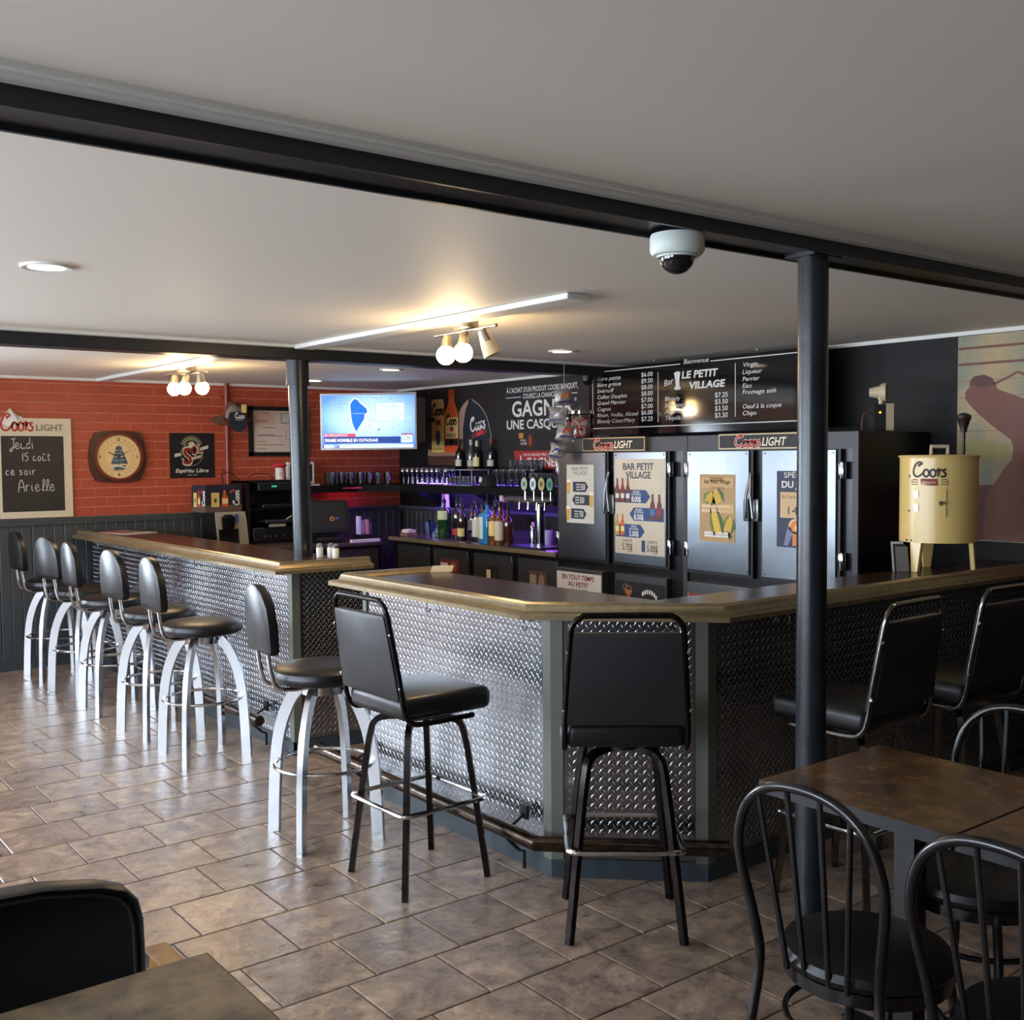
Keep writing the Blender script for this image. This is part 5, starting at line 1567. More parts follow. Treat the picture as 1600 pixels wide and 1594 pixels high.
t = thing('side_counter', 'dark low counter along the brick wall under the cash terminal', 'counter', (4.2, 8.6, 0))
MB().rbox(3.3, 4.93, 8.2, YB - 0.04, 0.88, 0.915, 0.006, 2).build('worktop', M_count, t, True)
MB().box(3.32, 4.93, 8.26, YB - 0.04, 0.0, 0.88).build('cabinet', M_blk, t, True, smooth=0)
d = MB().rbox(4.45, 4.9, 8.24, 8.262, 0.62, 0.86, 0.003, 1).build('drawer', mat('drawer_grey', (62, 60, 58), 0.4), t, True)
MB().tube([(4.72, 8.24, 0.76), (4.72, 8.225, 0.76), (4.80, 8.225, 0.76), (4.80, 8.24, 0.76)], 0.005, 8).build('handle', M_chrome, d, True)
# shelf
t = thing('wall_shelf', 'black corner shelf crowded with glasses running below the television and banner', 'shelf', (5.4, 8.0, 1.36))
MB().prism([(4.45, YB - 0.008), (4.45, 8.80), (5.02, 8.80), (5.30, 8.52), (5.30, 5.87), (XR - 0.005, 5.87), (XR - 0.005, YB - 0.008)], 1.372, 1.400).build('board', mat('matte_black', (12, 12, 13), 0.75, spec=0.2), t, True, smooth=0)
for y in (6.4, 7.5, 8.4):
    MB().slab([(5.34, 1.36), (5.64, 1.20), (5.64, 1.372), (5.34, 1.372)], (0, y, 0), (1, 0, 0), (0, 0, 1), 0.02).build('bracket', M_blk, t, True, smooth=0)
MB().box(5.30, 5.312, 5.87, 8.52, 1.335, 1.3715).box(4.45, 5.02, 8.80, 8.812, 1.335, 1.3715).slab([(0, 1.335), (0.396, 1.335), (0.396, 1.3715), (0, 1.3715)], (5.02, 8.80, 0), (0.7071, -0.7071, 0), (0, 0, 1), -0.012).build('front_lip', mat('matte_black', (12, 12, 13), 0.75, spec=0.2), t, True, smooth=0)  # lip added to hide the glowing strip and hold back its violet spill
MB().box(5.40, 5.41, 5.95, 8.35, 1.363, 1.3715).build('led_strip', mat('led_violet', (130, 66, 255), 0.4, emit=130), t, True, smooth=0)
MB().box(5.63, 5.64, 6.6, 8.7, 1.401, 1.406).build('led_strip', mat('led_violet_dim', (140, 76, 255), 0.4, emit=22), t, True, smooth=0)
led2 = MB().box(4.90, 5.10, 8.86, 8.87, 1.363, 1.3715).build('led_strip', mat('led_pink', (255, 40, 120), 0.4, emit=28), t, True, smooth=0)
t = tag(MB().box(5.552, XR - 0.008, 6.75, 8.45, 1.525, 1.54).box(5.56, 5.57, 8.43, 8.45, 1.4005, 1.526).box(5.56, 5.57, 6.75, 6.77, 1.4005, 1.526).box(5.56, 5.57, 7.6, 7.62, 1.4005, 1.526).build('shelf_riser', M_blk, smooth=0), 'narrow raised black tier at the back of the glass shelf, under the banner', 'shelf')

# glasses
def glass_proto(kind):
    mb = MB()
    if kind == 'tumbler':
        mb.lathe([(0, 0.002), (0.027, 0.002), (0.028, 0.006), (0.034, 0.115), (0.0325, 0.115), (0.026, 0.012), (0, 0.012)], n=16)
    elif kind == 'wine':
        mb.lathe([(0, 0.001), (0.031, 0.001), (0.03, 0.004), (0.005, 0.008), (0.004, 0.065), (0.02, 0.078), (0.035, 0.105), (0.036, 0.13), (0.030, 0.155), (0.0288, 0.155), (0.034, 0.128), (0.033, 0.105), (0.018, 0.082), (0, 0.076)], n=16)
    elif kind == 'pint':
        mb.lathe([(0, 0.002), (0.028, 0.002), (0.03, 0.006), (0.032, 0.07), (0.037, 0.085), (0.041, 0.14), (0.0395, 0.14), (0.0355, 0.086), (0.03, 0.07), (0.027, 0.014), (0, 0.014)], n=16)
    elif kind == 'shot':
        mb.lathe([(0, 0.001), (0.024, 0.001), (0.03, 0.08), (0.0285, 0.08), (0.022, 0.01), (0, 0.01)], n=16)
    else:
        mb.lathe([(0, 0.002), (0.05, 0.002), (0.062, 0.145), (0.06, 0.145), (0.047, 0.02), (0, 0.02)], n=20)
    return mb
GL = {}
def put_glass(kind, x, y, z, lab, group):
    key = kind
    if key not in GL:
        o = glass_proto(kind).build({'tumbler': 'tumbler', 'wine': 'wine_glass', 'pint': 'beer_glass', 'shot': 'short_glass', 'jug': 'mixing_glass'}[kind], M_glass, smooth=40)
        GL[key] = o
    else:
        o = GL[key].copy()
        COL.objects.link(o)
    o.location = (x, y, z)
    tag(o, lab, 'glass', group)
    return o
SZ = 1.4005
for i in range(9):
    for j in range(2):
        put_glass('tumbler', 4.80 + 0.075 * i * 0.66 + 0.0, 8.89 + 0.08 * j, SZ, 'straight clear tumbler in the double row on the shelf under the television', 'tumblers under the television') if i % 1 == 0 and (i * 0.0495) % 1 < 9 and i % 2 == 0 else None
for x, y in ((5.22, 8.78), (5.29, 8.72)):
    put_glass('tumbler', x, y, SZ, 'clear tumbler of the pair standing apart at the shelf corner', 'pair of tumblers at the shelf corner')
for i in range(8):
    for j in range(3):
        if j == 2 and i < 1:
            continue
        put_glass('wine', 5.345 + 0.078 * j, 8.52 - 0.081 * i - 0.02 * (j % 2), SZ, 'clear stemmed wine glass in the dense crowd on the shelf left of the wire rack', 'stemmed glasses left of the wire rack')
for i in range(6):
    for j in range(2):
        put_glass('shot', 5.37 + 0.07 * j, 7.79 - 0.066 * i, SZ, 'short clear glass inside the wire rack on the shelf', 'short glasses in the wire rack')
for i in range(5):
    for j in range(2):
        put_glass('pint', 5.37 + 0.088 * j, 7.13 - 0.088 * i, SZ, 'flared beer glass on the shelf between the black cap and the tap handles', 'flared beer glasses on the shelf')
for i in range(5):
    for j in range(2):
        put_glass('tumbler', 5.37 + 0.075 * j, 6.66 - 0.072 * i, SZ, 'straight tumbler at the cooler end of the shelf', 'tumblers at the cooler end of the shelf')
t = thing('wire_rack', 'thin white wire rack around short glasses on the shelf', 'rack', (5.4, 7.625, SZ))
for z in (0.005, 0.137):
    MB().tube([(-0.075, -0.21, z), (0.10, -0.21, z), (0.10, 0.21, z), (-0.075, 0.21, z)], 0.0025, 6, closed=True).build('rail', mat('wire_white', (186, 182, 190), 0.4), t)
for x, y in ((-0.075, -0.21), (0.10, -0.21), (0.10, 0.21), (-0.075, 0.21)):
    MB().cyl((x, y, 0), (x, y, 0.137), 0.0025, n=6).build('upright', mat('wire_white', (0, 0, 0)), t)
t = thing('baseball_cap', 'black cap with pale round badge lying on the glass shelf', 'cap', (5.38, 7.255, SZ))
MB().lathe([(0.07, 0.002), (0.074, 0.03), (0.064, 0.07), (0.035, 0.094), (0, 0.098)], n=20).build('crown', mat('cap_black', (16, 16, 18), 0.8), t)
MB().slab([(-0.06, -0.02), (-0.075, -0.02), (-0.10, 0.06), (-0.085, 0.13), (-0.04, 0.165), (0.02, 0.15), (0.05, 0.07)], (0, 0, 0.004), (1, 0, 0), (0, 1, 0), 0.006).build('visor', mat('cap_black', (0, 0, 0)), t)
MB().cyl((-0.072, 0.005, 0.055), (-0.078, 0.005, 0.056), 0.022, n=16).build('badge', pm((196, 196, 190)), t)
for i in range(7):
    o = put_glass('shot', 5.60, 7.22 - 0.064 * i, 1.5405, 'upturned violet-lit glass on the raised tier behind the shelf', 'glasses on the raised tier')

# bottles
def bottle(lab, x, y, z, h, r, col, label=None, lz=(0.12, 0.4), cap=(20, 20, 22), square=False, pour=True, neck=0.62, group='liquor bottles on the back counter', clear=False):
    t = thing('liquor_bottle', lab, 'bottle', (x, y, z), 0, group)
    m = glass_mat('bottle_glass_%d_%d_%d' % col, col, 0.10, 0.05) if clear else mat('bottle_%d_%d_%d' % col, col, 0.08, spec=0.7, coat=0.3)
    b = h * neck
    hb = h - (0.07 if pour else 0.03)
    mb = MB()
    if square:
        k = r * 0.7071
        mb.rbox(-k, k, -k, k, 0, b, 0.008, 2)
        mb.lathe([(k * 0.8, b - 0.002), (k * 0.55, b + 0.016), (0.016, b + 0.03), (0.015, hb), (0, hb)], n=16)
    else:
        mb.lathe([(0, 0.0), (r * 0.92, 0.0), (r, 0.006), (r, b * 0.84), (r * 0.97, b * 0.90), (r * 0.85, b * 0.97), (r * 0.6, b * 1.03), (0.017, b * 1.09), (0.0145, b * 1.14), (0.0135, hb), (0.0, hb)], n=18)
    o = mb.build('glass_body', m, t, smooth=40)
    if square:
        o.rotation_euler = (0, 0, 0.1)
    if pour:
        MB().lathe([(0.0, hb - 0.012), (0.0165, hb - 0.012), (0.0165, hb + 0.018), (0.006, hb + 0.03), (0.0045, h), (0, h)], n=10).build('pourer', M_plast, t)
    else:
        MB().lathe([(0.0, hb - 0.02), (0.017, hb - 0.02), (0.017, hb + 0.03), (0, hb + 0.03)], n=12).build('stopper', pm(cap), t)
    if label:
        z0, z1 = lz[0] * h, lz[1] * h
        if square:
            k = r * 0.7071 + 0.0012
            mb = MB().box(-k - 0.0006, -k, -k * 0.05, k * 0.75, z0, z1)
            q = mb.build('paper_label', pm(label), t, smooth=0)
            q.rotation_euler = (0, 0, 0.1)
        else:
            n = 14
            vs = []
            for zz in (z0, z1):
                for i in range(n + 1):
                    a = PI + (-1.15 + 2.3 * i / n) + 0.25
                    vs.append(((r + 0.0008) * math.cos(a), (r + 0.0008) * math.sin(a), zz))
            MB().add(vs, [(i, i + 1, n + 2 + i, n + 1 + i) for i in range(n)]).build('paper_label', pm(label), t)
    return t
CZ = 0.9655
bottle('large dark green bottle with cream oval label, at the left end of the liquor row', 5.14, 7.56, CZ, 0.375, 0.058, (24, 62, 30), (186, 190, 150), (0.42, 0.62))
bottle('slim black-green bottle between the large green bottle and the red-labelled one', 5.24, 7.46, CZ, 0.37, 0.034, (20, 44, 34), (110, 120, 100), (0.1, 0.3))
bottle('clear bottle with red label near the left of the liquor row', 5.15, 7.385, CZ, 0.375, 0.04, (196, 176, 180), (170, 44, 46), (0.10, 0.24), clear=True)
bottle('dark squat bottle with cream diamond label', 5.12, 7.27, CZ, 0.33, 0.04, (40, 26, 18), (206, 190, 130), (0.1, 0.3))
bottle('black bottle with dark label and grey emblem left of the white label', 5.16, 7.18, CZ, 0.34, 0.038, (18, 16, 18), (96, 88, 92), (0.25, 0.5))
bottle('clear bottle with tall white label in the middle of the liquor row', 5.14, 7.09, CZ, 0.365, 0.04, (206, 204, 214), (206, 200, 194), (0.1, 0.5), clear=True)
bottle('rum bottle with tall yellow label beside the blue bottle', 5.12, 6.985, CZ, 0.35, 0.041, (96, 60, 26), (222, 190, 110), (0.1, 0.58))
bottle('square bright blue gin bottle, the only blue one', 5.06, 6.84, CZ, 0.385, 0.072, (44, 128, 178), (196, 212, 212), (0.1, 0.55), square=True)
bottle('amber whisky bottle with yellow label right of the blue bottle', 5.03, 6.715, CZ, 0.345, 0.042, (120, 70, 24), (226, 200, 120), (0.2, 0.52))
bottle('amber bottle with two cream labels right of the yellow label', 5.02, 6.625, CZ, 0.34, 0.042, (104, 58, 26), (206, 190, 170), (0.12, 0.55), pour=False)
bottle('dark brown bottle at the tap end of the liquor row', 5.03, 6.535, CZ, 0.33, 0.04, (64, 30, 16), None)
bottle('tall clear bottle with black pourer in the back row behind the white label', 5.30, 7.05, CZ, 0.37, 0.037, (200, 196, 216), None, clear=True)
bottle('brown bottle with pale stopper in the back row behind the blue bottle', 5.27, 6.93, CZ, 0.37, 0.038, (90, 52, 28), (200, 180, 140), (0.15, 0.4), cap=(220, 200, 170), pour=False)
bottle('clear bottle in the back row behind the red label', 5.30, 7.36, CZ, 0.35, 0.037, (200, 196, 214), None, clear=True)
UZ = 1.5405
gw = 'wine bottles on the raised tier'
bottle('dark wine bottle with cream label, left one on the raised tier', 5.597, 7.98, UZ, 0.27, 0.036, (16, 20, 16), (206, 200, 180), (0.1, 0.32), pour=False, group=gw)
bottle('wine bottle with foil top beside a cream label on the raised tier', 5.598, 7.80, UZ, 0.26, 0.034, (96, 84, 80), (186, 176, 170), (0.1, 0.3), pour=False, cap=(180, 170, 160), group=gw)
bottle('dark bottle with wide yellow-cream label, middle of the raised tier', 5.597, 7.71, UZ, 0.25, 0.037, (20, 22, 16), (214, 204, 150), (0.1, 0.42), pour=False, cap=(200, 190, 180), group=gw)
bottle('dark bottle with reddish stopper, right one on the raised tier', 5.597, 7.50, UZ, 0.27, 0.037, (18, 18, 18), (190, 186, 176), (0.1, 0.3), pour=False, cap=(120, 50, 34), group=gw)
bottle('small clear bottle with red label on the shelf behind the tap handles', 5.40, 6.27, SZ, 0.19, 0.032, (206, 190, 186), (190, 50, 40), (0.3, 0.55), pour=False, cap=(220, 214, 206), clear=True, group='bottle on the shelf end')
put_glass('jug', 5.15, 7.71, CZ, 'wide clear mixing glass at the left end of the liquor row', 'mixing glass')
# beer tap tower
t = thing('beer_tap', 'steel beer tap tower with four oval badges beside the coolers', 'beer tap', (5.12, 6.26, CZ))
MB().lathe([(0, 0), (0.05, 0), (0.05, 0.012), (0.036, 0.018), (0.036, 0.33), (0, 0.33)], n=24).build('column', M_chrome, t)
MB().cyl((0, -0.18, 0.345), (0, 0.40, 0.345), 0.034, n=18).build('cross_bar', M_steel_d, t)
for k, (dy, c_) in enumerate(((0.135, (170, 190, 160)), (0.03, (206, 226, 240)), (-0.07, (176, 168, 110)), (-0.165, (90, 150, 130)))):
    f = MB().cyl((-0.03, dy, 0.35), (-0.03, dy, 0.43), 0.008, n=10).cyl((-0.03, dy, 0.345), (-0.085, dy, 0.335), 0.011, n=10).cyl((-0.085, dy, 0.34), (-0.09, dy, 0.285), 0.009, n=10).build('tap', M_chrome, t)
    mb = MB()
    mb.slab([(0.043 * math.cos(2 * PI * i / 24), 0.055 * math.sin(2 * PI * i / 24)) for i in range(24)], (-0.03, dy, 0.475), (0, -1, 0), (0, 0, 1), 0.012)
    b_ = mb.build('badge', mat('badge_rim', (30, 40, 40), 0.3), f, smooth=0)
    p = Print((-0.042, dy, 0.475), (0, -1, 0), (0, 0, 1), (-1, 0, 0), 0.001)
    p.disc(0, 0, 0.036, 0.048, c_, 24)
    p.lay(1).disc(0, 0.0, 0.018, 0.022, tuple(int(x * 0.6) for x in c_), 16)
    p.build('badge_print', b_, world=False)
for dy in (0.37, 0.29, 0.19, 0.11):
    MB().cyl((-0.036, dy, 0.345), (-0.042, dy, 0.345), 0.018, n=14).build('coupling', M_chrome, t)
MB().box(-0.16, 0.06, -0.20, 0.18, 0.0, 0.016).build('drip_tray', M_steel, t)
# bits on the counter
tag(MB().lathe([(0, 0), (0.03, 0), (0.038, 0.11), (0.036, 0.11), (0.028, 0.006), (0, 0.006)], (5.33, 6.42, CZ), 18).build('plastic_cup', mat('cup_white', (206, 196, 206), 0.4)), 'white plastic cup behind the tap column', 'cup')
tag(MB().lathe([(0, 0), (0.03, 0), (0.032, 0.10), (0.024, 0.14), (0.012, 0.17), (0, 0.175)], (5.26, 6.52, CZ), 18).build('cocktail_shaker', M_chrome), 'small steel cocktail shaker between the bottles and the taps', 'shaker')
tag(MB().lathe([(0, 0), (0.036, 0), (0.046, 0.105), (0.043, 0.105), (0.034, 0.006), (0, 0.006)], (5.30, 8.02, CZ), 18).build('plastic_cup', mat('cup_blue', (90, 116, 170), 0.4)), 'blue plastic cup on the back counter near the corner', 'cup')
t = thing('sugar_box', 'small open box of white sachets beside the blue cup', 'box', (5.05, 7.98, CZ))
MB().box(-0.05, 0.05, -0.06, 0.06, 0, 0.03).build('tray', pm((120, 96, 80)), t)
for i in range(5):
    MB().box(-0.04 + i * 0.018, -0.028 + i * 0.018, -0.05, 0.05, 0.031, 0.055 + 0.004 * (i % 2)).build('sachet', pm((222, 210, 196)), t, smooth=0)
t = thing('straw_caddy', 'caddy of straws and napkins lit violet beside the cash terminal', 'caddy', (4.80, 8.32, 0.9155))
MB().box(-0.07, 0.07, -0.05, 0.05, 0, 0.06).build('base', M_plast, t)
for i, (dx, dy, h, c_) in enumerate(((-0.05, 0, 0.16, (190, 176, 220)), (-0.015, 0.01, 0.12, (180, 150, 190)), (0.02, -0.01, 0.13, (176, 120, 150)), (0.05, 0.0, 0.10, (110, 90, 100)))):  # violet light is put into the napkin colours
    MB().rbox(dx - 0.013, dx + 0.013, dy - 0.03, dy + 0.03, 0.061, 0.061 + h, 0.003, 1).build('napkin_stack', pm(c_), t)
t = tag(MB().box(4.62, 4.90, 8.20 + 0.01, 8.25, 0.9155, 0.94).build('paper_stack', mat('paper', (0, 0, 0)), smooth=0), 'stack of white slips at the edge of the low counter', 'paper')
t = tag(MB().slab([(0, 0), (0.11, 0), (0.10, 0.12), (0.02, 0.12)], (5.575, 8.24, 1.1905), (0.15, -0.98, 0), (-0.0, 0, 1), 0.004).build('table_card', pm((196, 186, 220)), smooth=0), 'small white card standing on the dark ledge below the shelf', 'card')  # white card, with the violet light on it put into its colour
# cash terminal
t = thing('cash_terminal', 'black touchscreen cash terminal with small orange and blue logo', 'cash register', (4.50, 8.42, 0.9155), math.radians(-12))
MB().rbox(-0.13, 0.13, -0.10, 0.12, 0, 0.05, 0.012, 2).build('base', M_plast, t)
MB().slab([(-0.09, 0.05), (0.09, 0.05), (0.06, 0.2), (-0.06, 0.2)], (0, 0.07, 0), (1, 0, 0), (0, 0, 1), 0.05).build('neck', M_plast, t)
tilt = Vector((0, 0.26, 0.966))
sc = MB().slab([(-0.185, 0), (-0.17, -0.012), (0.17, -0.012), (0.185, 0), (0.185, 0.26), (0.17, 0.275), (-0.17, 0.275), (-0.185, 0.26)], (0, -0.01, 0.09), (1, 0, 0), tilt, 0.035).build('monitor', M_plast, t, smooth=0)
nn = Vector((1, 0, 0)).cross(tilt)
p = Print(Vector((0, -0.01, 0.09)) + nn * 0.035, (1, 0, 0), tilt, nn)
p.rect(-0.16, 0.02, 0.16, 0.255, (26, 28, 34))
p.lay(1).ring(0.035, 0.11, 0.012, 0.02, (226, 130, 70), 16).rect(0.062, 0.100, 0.074, 0.122, (60, 90, 160)).rect(0.078, 0.100, 0.092, 0.122, (60, 90, 160))
p.build('screen_print', sc, world=False)
# stereo rack, appliance and box
t = thing('stereo_rack', 'tall black stereo cabinet with stacked devices left of the far post', 'rack', (4.13, 8.82, 0.9155))
MB().box(-0.25, -0.225, -0.12, 0.20, 0, 0.54).box(0.225, 0.25, -0.12, 0.20, 0, 0.54).box(-0.25, 0.25, 0.18, 0.20, 0, 0.54).box(-0.25, 0.25, -0.12, 0.20, 0.525, 0.545).box(-0.225, 0.225, -0.10, 0.18, 0.29, 0.30).box(-0.225, 0.225, -0.10, 0.18, 0.0, 0.015).build('cabinet', M_blk, t, smooth=0)
a_ = MB().rbox(-0.15, 0.225, -0.14, 0.17, 0.455, 0.522, 0.004, 1).build('receiver', M_plast, t)
MB().box(-0.03, 0.02, -0.1415, -0.1402, 0.485, 0.50).build('display', mat('green_display', (30, 150, 110), 0.4, emit=1.0), a_)
MB().rbox(-0.10, 0.2, -0.11, 0.15, 0.305, 0.335, 0.004, 1).build('player', M_plast, t)
MB().rbox(-0.09, 0.21, -0.15, 0.15, 0.175, 0.20, 0.004, 1).build('laptop', mat('dark_grey', (46, 46, 50), 0.3), t)
a_ = MB().rbox(-0.20, 0.22, -0.13, 0.16, 0.016, 0.135, 0.006, 1).build('amplifier', M_plast, t)
for dx in (-0.1, -0.05, 0.0, 0.08):
    MB().cyl((dx, -0.13, 0.06), (dx, -0.145, 0.06), 0.012, n=12).build('knob', M_steel_d, a_)
MB().box(-0.06, 0.09, -0.155, -0.135, 0.14, 0.165).build('remote', pm((150, 140, 126)), t, smooth=0)
tag(MB().tube(catmull([(4.36, 8.64, 1.33), (4.36, 8.60, 1.27), (4.30, 8.61, 1.18), (4.20, 8.62, 1.12)], 5), 0.004, 6).build('power_cable', pm((190, 184, 178))), 'white cable hanging down the front of the stereo cabinet', 'cable')
tag(MB().tube(catmull([(3.93, 8.95, 1.465), (3.86, 9.0, 1.53), (3.80, 9.02, 1.52), (3.79, 9.0, 1.46), (3.80, 8.98, 1.42)], 5), 0.004, 6).tube(catmull([(4.0, 8.95, 1.464), (4.08, 9.0, 1.51), (4.2, 9.0, 1.51), (4.28, 8.97, 1.47)], 5), 0.004, 6).build('power_cable', M_plast), 'looped black cable above the stereo cabinet', 'cable')
t = thing('canister', 'white canister with frilly red top on the stereo cabinet', 'canister', (4.235, 8.80, 1.4625))
MB().lathe([(0, 0), (0.038, 0), (0.038, 0.105), (0, 0.105)], n=20).build('can', pm((206, 200, 196)), t)
MB().lathe([(0.03, 0.106), (0.06, 0.115), (0.066, 0.13), (0.045, 0.138), (0.02, 0.132), (0, 0.134)], n=14).build('red_top', pm((196, 40, 44)), t)
p = Print((0, -0.0382, 0), (1, 0, 0), (0, 0, 1), (0, -1, 0), 0.001)
p.ring(-0.004, 0.05, 0.012, 0.016, (110, 104, 100), 14)
p.build('label_print', t, world=False)
t = thing('small_monitor', 'small white-framed screen on the shelf behind the far post', 'monitor', (4.50, 8.93, SZ))
MB().box(-0.13, 0.13, -0.02, 0.02, 0.02, 0.215).build('frame', pm((216, 214, 210)), t, smooth=0)
MB().box(-0.11, 0.11, -0.0215, -0.0202, 0.04, 0.195).build('screen', M_plast, t, smooth=0)
MB().box(-0.08, 0.16, -0.07, 0.05, 0.0, 0.012).box(-0.02, 0.02, -0.01, 0.01, 0.012, 0.03).build('stand', pm((216, 214, 210)), t, smooth=0)
t = thing('drink_dispenser', 'silver drink dispenser with black spout at the brick end of the bar', 'dispenser', (3.73, 8.76, 0.9155))
MB().slab([(-0.145, 0.285), (0.115, 0.285), (0.128, 0.22), (0.148, 0.0), (0.07, 0.0), (0.06, 0.14), (-0.12, 0.14), (-0.115, 0.0), (-0.125, 0.0)], (0, -0.07, 0), (1, 0, 0), (0, 0, 1), 0.02).build('fascia', mat('silver_plastic', (178, 170, 152), 0.35, metal=0.3), t, smooth=0)
MB().box(-0.135, 0.125, -0.069, 0.20, 0.0, 0.283).build('housing', M_plast, t, smooth=0)
MB().lathe([(0, 0.10), (0.045, 0.10), (0.055, 0.17), (0.06, 0.24), (0.03, 0.265), (0, 0.265)], (-0.04, -0.10, 0.0), 18).build('spout', mat('gloss_black', (12, 12, 14), 0.12), t)
MB().box(0.02, 0.055, -0.0945, -0.0902, 0.19, 0.265).build('blue_label', pm((60, 100, 170)), t, smooth=0)
t = thing('beer_carton', 'dark blue beer carton printed with can and bottle, on the silver dispenser', 'carton', (3.66, 8.80, 1.2005), math.radians(8))
MB().box(-0.17, 0.17, -0.10, 0.13, 0.0, 0.225).build('box', pm((30, 32, 48)), t, smooth=0)
for nm, O, U, N, w in (('front_print', (-0.17, -0.10, 0), (1, 0, 0), (0, -1, 0), 0.34), ('side_print', (-0.17, 0.13, 0), (0, -1, 0), (-1, 0, 0), 0.23)):
    p = Print(O, U, (0, 0, 1), N)
    p.rect(0, 0, w, 0.06, (92, 74, 66))
    p.lay(1)
    k = w / 0.34
    p.rect(0.05 * k, 0.045, 0.125 * k, 0.165, (216, 186, 104))
    p.poly([(0.15 * k, 0.045), (0.21 * k, 0.045), (0.21 * k, 0.12), (0.19 * k, 0.15), (0.188 * k, 0.185), (0.165 * k, 0.185), (0.163 * k, 0.15), (0.15 * k, 0.12)], (196, 84, 40))
    p.lay(2)
    p.rect(0.153 * k, 0.07, 0.207 * k, 0.115, (226, 202, 130)).disc(0.088 * k, 0.10, 0.015 * k, 0.02, (70, 84, 70), 10)
    p.script(0.315 * k, 0.055, 0.125, (232, 230, 226), 0.27, rot=PI / 2, tall=0.8 * k + 0.1)
    p.poly([(0.225 * k, 0.155), (0.27 * k, 0.175), (0.265 * k, 0.195), (0.225 * k, 0.175)], (186, 66, 60))
    p.build(nm, t, world=False)
# ================================================================== ON THE BARS
TZ = 1.0635
t = thing('newspaper', 'folded newspaper lying on the wall end of the far bar', 'newspaper', (2.865, 8.72, TZ), 0.25)
MB().box(-0.15, 0.15, -0.19, 0.19, 0, 0.004).build('sheets', pm((206, 200, 194)), t, smooth=0)
MB().box(-0.148, 0.10, -0.185, 0.17, 0.004, 0.009).build('fold', pm((196, 190, 184)), t, smooth=0)
p = Print((0, 0, 0.009), (1, 0, 0), (0, 1, 0), (0, 0, 1))
p.rect(-0.13, -0.05, 0.0, 0.14, (168, 60, 52)).rect(0.02, -0.14, 0.09, 0.10, (120, 116, 112)).rect(-0.13, -0.15, 0.0, -0.07, (90, 88, 86))
p.build('print', t, world=False)
for i, (x, y) in enumerate(((2.99, 5.70), (3.04, 5.66), (3.03, 5.58))):
    t = thing('salt_shaker', ('glass shaker with steel cap closest to the far post', 'glass shaker with steel cap, middle of three on the bar end', 'glass shaker with steel cap at the very end of the far bar')[i], 'shaker', (x, y, TZ), 0, 'shakers on the bar end')
    MB().lathe([(0, 0), (0.019, 0), (0.021, 0.055), (0.018, 0.06), (0, 0.06)], n=14).build('jar', mat('salt_white', (216, 208, 190), 0.3), t)
    MB().lathe([(0.019, 0.06), (0.0195, 0.075), (0.012, 0.084), (0, 0.086)], n=14).build('cap', M_chrome, t)
t = tag(MB().box(2.98, 3.09, 5.42, 5.54, TZ, TZ + 0.004).build('napkin', mat('paper', (0, 0, 0)), smooth=0), 'white napkins beside the shakers on the bar end', 'napkin')
t = tag(MB().slab([(0, 0), (0.11, 0), (0.12, 0.035), (0.01, 0.035)], (3.01, 4.56, TZ), (0.85, -0.5, 0), (0.3, 0.3, 0.9), 0.002).build('paper_slip', pm((196, 182, 150)), smooth=0), 'folded paper slip at the inner corner of the angled bar', 'paper')
# cream drum smoker
dc = Vector((4.975, 2.95, TZ))
t = thing('drum_smoker', 'cream enamel drum smoker on splayed legs standing on the right bar', 'smoker', dc)
R0 = 0.184
MB().lathe([(0, 0.145), (R0, 0.145), (R0, 0.56), (0, 0.56)], n=48).build('drum', M_cream, t)
MB().lathe([(0, 0.5605), (R0 + 0.006, 0.5605), (R0 + 0.008, 0.566), (R0 + 0.004, 0.572), (0, 0.576)], n=48).build('lid', M_cream, t)
for a in (172, 292, 50):
    a = math.radians(a)
    d = Vector((math.cos(a), math.sin(a), 0))
    s = Vector((-d.y, d.x, 0))
    o = d * (R0 - 0.02)
    vs = []
    for z, wd, sh in ((0.0, 0.018, 0.022), (0.16, 0.034, 0.0)):
        for q in (s * wd + d * sh, s * -wd + d * sh, s * -wd + d * (sh - 0.02), s * wd + d * (sh - 0.02)):
            vs.append(o + q * 1.0 + UPV * z if z else o * 0.93 + q + UPV * z)
    MB().add(vs, [(0, 1, 2, 3), (4, 7, 6, 5), (0, 4, 5, 1), (1, 5, 6, 2), (2, 6, 7, 3), (3, 7, 4, 0)]).build('leg', M_cream, t, smooth=0)
va = math.atan2(-dc.y, -dc.x)     # direction from the drum to the middle of the room
def curved(a0, a1, z0, z1, r, n=10):
    vs = []
    for zz in (z0, z1):
        for rr in (r, r + 0.006):
            vs += [(rr * math.cos(va + a0 + (a1 - a0) * i / n), rr * math.sin(va + a0 + (a1 - a0) * i / n), zz) for i in range(n + 1)]
    m = n + 1
    fs = []
    for i in range(n):
        fs += [(i, i + 1, m + i + 1, m + i), (2 * m + i, 3 * m + i, 3 * m + i + 1, 2 * m + i + 1), (m + i, m + i + 1, 3 * m + i + 1, 3 * m + i), (i, 2 * m + i, 2 * m + i + 1, i + 1)]
    fs += [(0, m, 3 * m, 2 * m), (n, 2 * m + n, 3 * m + n, m + n)]
    return MB().add(vs, fs)
d_ = curved(-0.60, 0.18, 0.275, 0.41, R0).build('door', M_cream, t)
for zz in (0.30, 0.365):
    curved(-0.62, -0.50, zz, zz + 0.035, R0 + 0.004).build('hinge', M_nickel, d_)
kx = va + 0.05
MB().cyl(((R0 + 0.004) * math.cos(kx), (R0 + 0.004) * math.sin(kx), 0.335), ((R0 + 0.03) * math.cos(kx), (R0 + 0.03) * math.sin(kx), 0.345), 0.008, n=10).build('knob', M_steel_d, d_)
